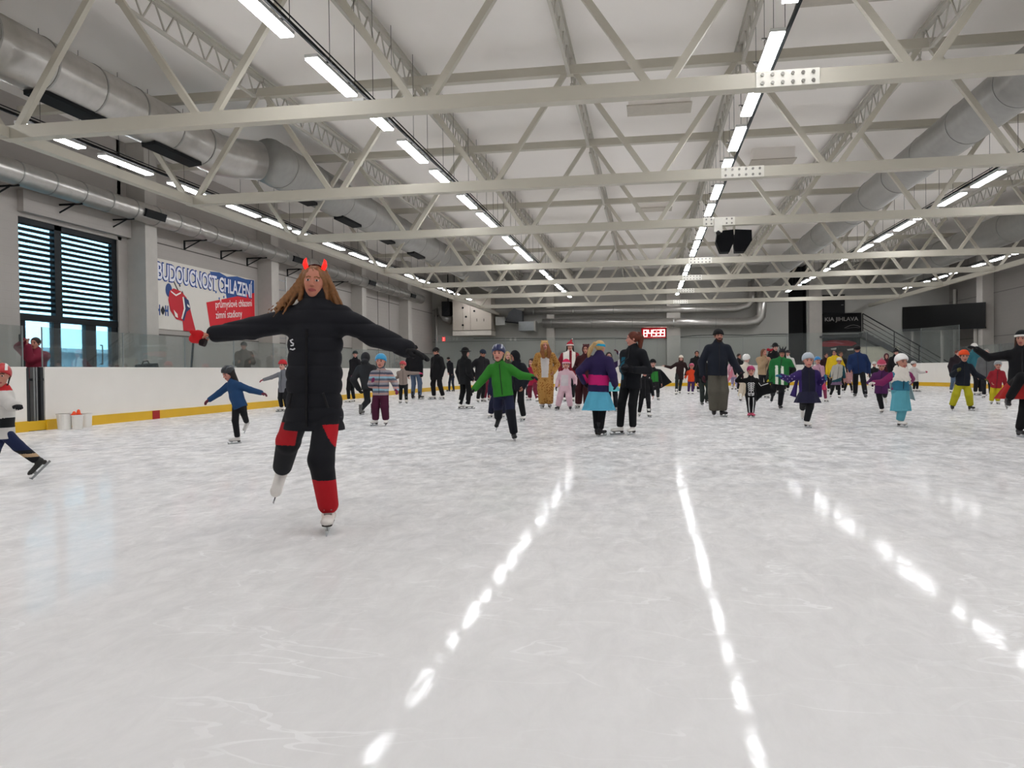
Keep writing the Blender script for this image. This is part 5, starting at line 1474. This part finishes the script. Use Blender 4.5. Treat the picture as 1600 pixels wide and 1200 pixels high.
person('girl with purple coat and turquoise skirt raising one dark glove', (957, 643), (951, 550), face=10, H=1.45, ha=(946, 600), hb=(966, 551, -.1), jac='#2f1d44', jlen=.03, pants='#14141a', skirt=('#5fb3bd', .02, .17, .085, .16), hair='long', hairc='#2a1c1a', glove='#4a1626', group=K, sleeve='#c6c3c8')
person('young woman with long auburn ponytail in black jacket with teal panel, looking left', (980, 679), (988.5, 518), face=-35, hf=-80, pel=(986, 597), ha=(976, 574, -.28), hb=(992, 578, -.28), glove='#111116', ponyr=1.35, fa=(969, 679), fb=(989, 679), jac='#0e1016', jlen=.06, puff=1.12, pants='#0c0d11', flare=.98, jpaint=(lambda c: ((c[:, 0] < -.035) & (c[:, 0] > -.08) & (c[:, 2] > .02) & (c[:, 2] < .24)).astype(int), ['#14566a']),
       hair='pony', hairc='#5d2c1c', look=((.0, .46, .36), (.05, .60, .1), (.05, .46, -1.35)), skates='#e6e3de', group=A, skin='rosy')
person('small child in black with pink and white hat beside the auburn ponytail', (1008, 651), (1007, 571), kid=True, face=8, jac='#0f0f13', pants='#0e0e12', flare=.95, fa=(999, 651), fb=(1014, 652), hat='pom', hatc='#c8507e', hp2='#e2c8d4', group=K, skin='rosy')
Jc = person('child with green chest and spread black cape under a black hat', (1025, 627), (1019.5, 561), kid=True, face=5, hb=(1036, 607), ha=(1008, 604), fa=(1012, 630), fb=(1028, 625.5), jac='#14161a', puff=1.05, pants='#0f0f12', jpaint=(lambda c: ((abs(c[:, 0]) < .085) & (c[:, 2] > .03) & (c[:, 2] < .27)).astype(int), ['#2a7a30']), hat='beanie', hatc='#0c0c0e', group=K, skin='pale')
Y = Jc['Y0']
sheet(Jc, 'cape', [[at_y(1023, 576, Y + .12), at_y(1032, 577, Y + .16), at_y(1038, 583, Y + .12)], [at_y(1022, 592, Y + .18), at_y(1036, 590, Y + .2), at_y(1047, 594, Y + .14)], [at_y(1022, 610, Y + .2), at_y(1034, 606, Y + .22), at_y(1050, 597, Y + .16)]], '#101318')
# right half
person('woman in dark brown dress and cream hat stretching an arm to the left', (1060, 616), (1064.5, 555), face=-5, ha=(1039, 572), hb=(1071, 586), fa=(1057, 617), fb=(1062, 615), jac='#2a1a1a', jlen=.12, puff=1.05, pants='#1d2220', hat='beanie', hatc='#d8cfc0', hair='long', hairc='#6a4a38', group=A)
person('child in bright orange top and pink helmet holding hands', (1079, 616), (1081, 567), kid=True, face=0, ha=(1071, 590), hb=(1091, 582), jac='#d5431f', jlen=.03, puff=1.1, pants='#45285a', hat='helmet', hatc='#c04a6a', group=K, skin='warm')
person('adult in black beside the child in orange', (1087, 613), (1089, 548), face=0, jac='#121214', jlen=.08, puff=1.1, pants='#121214', hair='short', hairc='#2a1a14', group=A, skin='tan')
person('skater in dark green grey trousers half hidden behind the bearded man', (1098, 634), (1101, 553), face=20, fa=(1097, 634), fb=(1104, 630), jac='#121316', pants='#2a312e', flare=1.1, skates='#4b4c4a', group=A, hat='beanie', hatc='#121214')
Jb = person('bearded man in navy jacket, khaki trousers and black hat', (1122, 651), (1123, 514), face=8, hf=12, ha=(1098, 586, .0), hb=(1157, 582, -.1), fa=(1115.5, 651), fb=(1128.5, 651), pel=(1121, 582), jac='#171c27', jlen=.035, puff=1.2, pants='#57534a', flare=1.55, hat='beanie', hatc='#0c0c0e', glove='#3b1720', skates='#1d1c1e', group=A, skin='warm', wide=1.0)
tw = Jb['toW']
sdpart(Jb, 'beard', lambda P: uni([ell_(P, tw(np.array([0, -.22, -.42])), np.array([.2, .16, .16]) * Jb['hh']), cap_(P, tw(np.array([-.11, -.36, -.2])), tw(np.array([.11, -.36, -.2])), .012, .012), cap_(P, tw(np.array([-.22, -.2, -.25])), tw(np.array([-.12, -.3, -.45])), .02, .02), cap_(P, tw(np.array([.22, -.2, -.25])), tw(np.array([.12, -.3, -.45])), .02, .02)], .012), [tw(np.array([x, y, z])) for x in (-.3, .3) for y in (-.4, 0) for z in (-.6, -.1)], .05, '#2a1a14', .009)
Jk = person('small child in black skeleton costume with magenta helmet holding the man\'s hand', (1173, 652), (1173.5, 570.5), kid=True, face=-4, ha=(1158, 586, -.05), hb=(1200, 599, .1), fa=(1171, 652), fb=(1176, 652), jac='#0c0c0f', jlen=.03, puff=.98, pants='#0b0b0e', flare=.9, hat='helmet', hatc='#a3195c', skates='#c64a68', glove='#101013', group=K, skin='rosy')
Hk = Jk['H']; bs = lambda x, z, o=.085: Jk['PEL'] + Jk['sd'] * x * Hk + Jk['up'] * z * Hk + Jk['fd'] * o * Hk
b = MB()
for i in range(5):
    z = .22 - i * .035; wd = .062 - .005 * i
    for s in (-1, 1): b.tube([tuple(bs(s * .008, z, .086)), tuple(bs(s * wd * .7, z + .014, .083)), tuple(bs(s * wd, z - .012, .066))], .009 * Hk, 5)
b.tube([tuple(bs(0, .24, .085)), tuple(bs(0, .03, .09))], .009 * Hk, 5)
for s in (-1, 1):
    b.tube([tuple(bs(s * .01, .02, .09)), tuple(bs(s * .05, .04, .085)), tuple(bs(s * .045, .0, .085)), tuple(bs(s * .01, -.005, .09))], .013 * Hk, 6)
b.build('printed_bones', mat('#c9c9c9', .7), Jk['root'], Jk['base'])
b = MB()
for Kn, An in ((Jk['KA'], Jk['AA']), (Jk['KB'], Jk['AB'])):
    o = Jk['fd'] * .05 * Hk; b.tube([tuple(Kn + o + np.array([0, 0, .12 * Hk])), tuple(Kn + o), tuple(An + o * .9)], [.012 * Hk, .008 * Hk, .012 * Hk], 6)
E_, W_ = Jk['EB'], Jk['WB']; o = Jk['fd'] * .04 * Hk; b.tube([tuple(Jk['SB'] + o), tuple(E_ + o), tuple(W_ + o)], .008 * Hk, 5)
b.build('printed_limb_bones', mat('#c9c9c9', .7), Jk['root'], Jk['base'])
Y = Jk['Y0']
sheet(Jk, 'cape', [[at_y(1178, 591, Y + .14), at_y(1190, 596, Y + .16), at_y(1203, 600, Y + .2)], [at_y(1180, 612, Y + .18), at_y(1193, 610, Y + .22), at_y(1206, 609, Y + .25)], [at_y(1182, 628, Y + .2), at_y(1191, 618, Y + .24), at_y(1208, 614, Y + .27)]], '#0d0d10')
person('girl in long cream dress and white helmet behind the skeleton costume', (1162, 626), (1167, 552.5), face=150, kid=True, jac='#d3c9bb', puff=1.1, pants='#b7ab9a', skirt=('#c9bca4', .03, .36, .085, .155), hat='helmet', hatc='#e6e4e0', fa=(1157, 627), fb=(1168, 626), group=K)
Jw = person('child with pink wings and lilac trousers behind the bearded man', (1147, 609), (1146, 556), kid=True, face=150, jac='#c89aa8', pants='#9a8fb0', hair='long', hairc='#2a1d18', group=K)
Y = Jw['Y0']
sheet(Jw, 'wing', [[at_y(1146, 573, Y - .1), at_y(1141, 580, Y - .14)], [at_y(1144, 588, Y - .1), at_y(1137, 592, Y - .16)], [at_y(1138, 597, Y - .1), at_y(1135, 601, Y - .16)]], '#cf7f8f')
person('dark haired person behind the white helmet near the far boards', (1156, 612), (1155, 552.5), face=40, jac='#131316', hair='short', hairc='#2c201c', pants='#151518', group=A, skin='warm')
person('woman in beige jacket with hands together on her chest', (1192, 622), (1194, 545), face=20, hf=30, ha=(1197, 563, -.25), hb=(1200, 563, -.25), jac='#a38a6c', jlen=.03, puff=1.25, pants='#15151a', hair='long', hairc='#6b4530', group=A, skin='rosy')
Jr = person('person with a red bow on the head behind the beige jacket', (1204, 612), (1204, 548), face=10, jac='#c9c6c6', hair='short', hairc='#2a1c18', pants='#18181c', group=A)
tw = Jr['toW']
sdpart(Jr, 'bow', lambda P: uni([cap_(P, tw(np.array([0, -.1, .6])), tw(np.array([s * .45, -.1, .72])), .03, .07) for s in (-1, 1)] + [cap_(P, tw(np.array([0, -.1, .6])), tw(np.array([0, -.1, .75])), .04, .03)], .02), [tw(np.array([x, -.1, z])) for x in (-.6, .6) for z in (.4, .9)], .1, '#a31a2c')
person('person in broad black hat behind the green jersey', (1211, 616), (1211.5, 536), face=15, jac='#141417', hat='wide', hatc='#0d0d0f', hairc='#1a1412', pants='#141417', group=A)
person('person in white top and dark trousers behind the green jersey at right', (1230, 613), (1231, 547), face=-15, jac='#d3d0cc', pants='#101014', hat='beanie', hatc='#2a2a2c', fa=(1226, 625, -.2), fb=(1231, 611), group=A)
Jg = person('skater in green jersey with white stripes and dark braided headwear', (1218, 640), (1223, 545), face=-8, hf=-14, H=1.5, pel=(1217, 596), ha=(1200, 593, -.1), hb=(1234, 592, .05), fa=(1207, 628, .5, 40), fb=(1219, 640), jac='#1f6a34', jlen=.05, puff=1.4, pants='#0f0f13', flare=1.1, jpaint=(lambda c: np.where((abs(c[:, 0] + .035) < .022) | (abs(c[:, 0] - .055) < .02), 1, np.where(abs(c[:, 0]) > .16, 2, 0)) * (c[:, 2] < .26), ['#d8dccf', '#151a18']), hat='beanie', hatc='#26262a', hp2='#202024', hair='long', hairc='#1c1614', glove='#b8a520', skates='#1c1c20', group=A, skin='tan', wide=1.15)
tw = Jg['toW']
sdpart(Jg, 'braids', lambda P: np.minimum.reduce([cap_(P, tw(np.array([x, .05, .5])), tw(np.array([x * 1.5, .1, .82])), .02, .012) for x in (-.2, .05, .3)]), [tw(np.array([x, .05, z])) for x in (-.6, .6) for z in (.3, 1)], .06, '#151315')


def purplecoat(c):
    x, z = abs(c[:, 0]), c[:, 2]
    dots = (np.sin(c[:, 0] * 100) * np.sin(z * 90) > .78) & (x > .15)
    return np.where(dots, 2, np.where(x > .085, 1, 0))


Jp = person('girl in long navy and purple coat with silver helmet gliding on one white skate', (1260, 668), (1263, 550), kid=True, face=2, pel=(1262, 615), ha=(1221, 588, -.1), hb=(1288, 592, -.05), fa=(1254, 656, .35, 35), fb=(1260.5, 668), jac='#17172c', jlen=.05, puff=1.2, pants='#15161a', flare=1.1, jpaint=(purplecoat, ['#33225e', '#9a90b4']), skirt=('#1a1932', .04, .16, .1, .17), hat='helmet', hatc='#a9b2bb', glove='#2a6a84', skates='#e0dcd6', hair='short', group=K, skin='rosy')
Y = Jp['Y0']
for s, pts in ((-1, ((1252, 578), (1246, 582), (1246, 600), (1240, 603), (1244, 621), (1234, 618))), (1, ((1272, 578), (1280, 580), (1275, 600), (1284, 600), (1276, 622), (1283, 620)))):
    sheet(Jp, 'coat_side', [[at_y(*pts[0], Y + .05), at_y(*pts[1], Y + .08)], [at_y(*pts[2], Y + .06), at_y(*pts[3], Y + .12)], [at_y(*pts[4], Y + .08), at_y(*pts[5], Y + .14)]], '#33225e')
person('child in raspberry pink dress and bright blue helmet behind the purple coat', (1283, 628), (1276.5, 556.5), kid=True, face=10, pel=(1283, 598), H=1.2, jac='#b98fa0', pants='#8a3a56', skirt=('#c2395f', .06, .24, .08, .15), hat='helmet', hatc='#2f86c4', hb=(1288, 598), fa=(1277, 628), fb=(1290, 628), group=K, skin='rosy')
p = at_z(1283, 627, 0)
person('person in dark maroon jacket left of the yellow raincoat', (1291, 612), (1291, 551), face=10, jac='#2a1214', puff=1.2, pants='#15151a', hair='short', hairc='#1f1614', group=A, skin='warm')
person('person in bright yellow raincoat among the crowd', (1304, 614.5), (1304, 546.5), face=-20, hf=-30, jac='#d3b21a', jlen=.15, puff=1.4, pants='#1a1a1e', hair='short', hairc='#17110f', hb=(1310, 578, -.1), group=A, skin='warm')
person('dark haired person just right of the yellow raincoat', (1313, 611), (1314, 549), face=0, jac='#1b1718', pants='#141417', hair='short', hairc='#3a2a1c', group=A, skin='tan')
Jf = person('child in pale grey poncho with mauve skirt and cream hat', (1306, 622), (1312, 558.5), kid=True, face=-5, pel=(1307, 597), H=1.18, fa=(1298, 621, 0), fb=(1311, 622), ha=(1294, 597, -.05), hb=(1320, 594), jac='#a9a69e', jlen=.02, puff=1.35, pants='#121216', jpaint=(lambda c: ((c[:, 2] < .09 + .5 * c[:, 0]) | (abs(c[:, 0]) > .16)).astype(int), ['#1c4652']), skirt=('#6b5670', .05, .13, .1, .155), hat='beanie', hatc='#c9c4b6', group=K, skin='tan')
person('small child in pink striped top and black leggings beside the blue jacket', (1325, 614), (1326, 573), kid=True, face=0, fa=(1319.5, 614), fb=(1331, 613.5), jac='#c29a9a', jlen=.06, puff=1.1, pants='#101014', jpaint=(lambda c: (np.sin(c[:, 0] * 130) > .1).astype(int), ['#8e5a60']), hat='beanie', hatc='#3a2420', group=K, skin='warm')
person('man in royal blue jacket and black hat looking down', (1344, 621), (1339, 539.5), face=-15, hf=-20, hp=28, ha=(1329, 579, -.15), hb=(1357, 582), fa=(1336.5, 620), fb=(1352, 622), jac='#152a52', jlen=.04, puff=1.35, pants='#0f0f13', flare=1.15, hat='beanie', hatc='#171214', skates='#55555a', group=A, skin='warm', wide=1.1)
person('girl in purple coat with pink hat bending to the left', (1376, 646), (1377.5, 561), kid=True, face=-15, hf=-10, hp=15, pel=(1377, 609), H=1.22, ha=(1357, 598, -.1), hb=(1388, 604), fa=(1378, 646), fb=(1383, 632, .4, 40), jac='#4a1d4e', jlen=.07, puff=1.2, pants='#101014', flare=1.1, hat='pom', hatc='#b5445e', hp2='#d28a9a', glove='#54245c', skates='#ddd8d2', group=K, skin='warm')
person('person with maroon hood behind the girl in purple', (1386, 612), (1385, 552), face=-10, jac='#3a1620', hat='hood', hatc='#451a26', pants='#151518', group=A)
person('small person in black with white hat near the far boards', (1366, 608), (1366, 565), face=0, jac='#16161a', hat='beanie', hatc='#d8d4ce', pants='#15151a', kid=True, group=K)
person('adult in black hooded coat behind the white helmet', (1401, 614), (1400, 544.5), face=20, jac='#101013', puff=1.3, jlen=.15, hat='pom', hatc='#121215', pants='#101013', group=A)
Jt = person('girl in long turquoise dress with white helmet and white fur collar', (1406, 667), (1409.5, 551.5), kid=True, face=8, hf=18, pel=(1407, 610), H=1.36, ha=(1366, 598, -.12), hb=(1421, 598, .05), fa=(1403, 660, .3, 35), fb=(1406.5, 667), jac='#2f6f88', jlen=.0, puff=1.1, pants='#5a9fae', flare=1.35, jpaint=(lambda c: (abs(c[:, 0]) > .105).astype(int), ['#7d2358']), skirt=('#5aa3b3', .04, .30, .09, .125), hat='helmet', hatc='#ebe9e6', glove='#cfc9c2', skates='#e4e0da', group=K, skin='warm')
up, sd, N_ = Jt['up'], Jt['sd'], Jt['N']; Ht = Jt['H']
sdpart(Jt, 'fur_collar', lambda P: smin(flat_(P, N_ - up * .1 * Ht, N_ + up * .0, (.13 * Ht, .1 * Ht), (.09 * Ht, .085 * Ht), sd), ell_(P, N_ - up * .11 * Ht + Jt['fd'] * .05 * Ht, (.07 * Ht, .05 * Ht, .06 * Ht)), .04) + .006 * np.sin(P[..., 0] * 90) * np.sin(P[..., 2] * 90), [N_ - up * .2 * Ht, N_ + up * .05 * Ht], .2 * Ht, '#dcd6cd', .014)
Y = Jt['Y0']
sheet(Jt, 'cape', [[at_y(1389, 592, Y + .14), at_y(1401, 588, Y + .18), at_y(1416, 588, Y + .18), at_y(1422, 594, Y + .16)], [at_y(1392, 612, Y + .22), at_y(1401, 610, Y + .26), at_y(1418, 606, Y + .26), at_y(1426, 612, Y + .22)], [at_y(1396, 630, Y + .26), at_y(1402, 632, Y + .3), at_y(1420, 622, Y + .3), at_y(1430, 626, Y + .26)]], '#a9c3c9')
person('small child in white jacket and grey hat pointing to the right', (1431, 612), (1427.5, 564), kid=True, face=30, hf=50, hb=(1445, 581.5), ha=(1424, 590), jac='#cfcac6', jlen=.1, puff=1.25, pants='#121216', hat='beanie', hatc='#b9b6b2', glove='#b9566a', fa=(1428, 612), fb=(1433, 612), group=K, skin='rosy')
person('child in yellow trousers, navy jacket and orange hat', (1502, 641.5), (1507, 546.5), kid=True, face=-5, pel=(1504, 601), ha=(1495, 580, -.2), hb=(1537, 591), fa=(1488, 641.5), fb=(1516, 641.5), jac='#121722', jlen=.02, puff=1.2, pants='#a8a11c', flare=1.35, hat='beanie', hatc='#e04e22', glove='#59552a', skates='#1d1c1f', group=K, skin='warm', wide=.95)
person('person in dark maroon jacket and jeans behind the orange hat', (1488, 614), (1497, 547), face=20, jac='#241a20', pants='#4f6074', hair='short', hairc='#5a2c24', fa=(1486, 614), fb=(1492, 613), group=A, puff=1.2, jlen=.09)
person('adult in teal jacket with white hat left of the outstretched black arm', (1528, 618), (1522, 536.5), face=25, jac='#2d6470', jlen=.08, puff=1.25, pants='#14141a', hat='beanie', hatc='#dedad4', hair='short', group=A, skates='#c9c5bf', fa=(1524, 618), fb=(1532, 618))
person('adult in grey jacket right of the teal jacket', (1543, 622), (1541, 545), face=-25, jac='#5a5a5b', jlen=.12, puff=1.35, pants='#1a1a1e', hair='short', hairc='#8a8884', group=A)
person('child in red jacket with grey helmet and yellow trousers at the right', (1554, 632), (1560, 563), kid=True, face=-15, jac='#8a1a26', puff=1.2, pants='#b5a51a', flare=1.3, hat='helmet', hatc='#8f9294', ha=(1549, 598), group=K, skin='warm')
Jd = person('woman at the right edge in black with red skirt stretching an arm to the left', (1592, 683), (1597, 516), face=-12, hf=-35, pel=(1593, 603), ha=(1526, 546, -.05), hb=(1642, 560), fa=(1577, 642, -.25, 30), fb=(1593, 683), jac='#0e0e12', jlen=.0, puff=1.0, pants='#0c0c0f', flare=1.05, skirt=('#a3201c', .05, .17, .085, .2), hat='beanie', hatc='#0f1416', hp2='#d2cec8', hair='long', hairc='#3f2618', glove='#101014', skates='#131316', group=A, skin='warm')
for q_ in PLOG: print('PERSON', *q_)
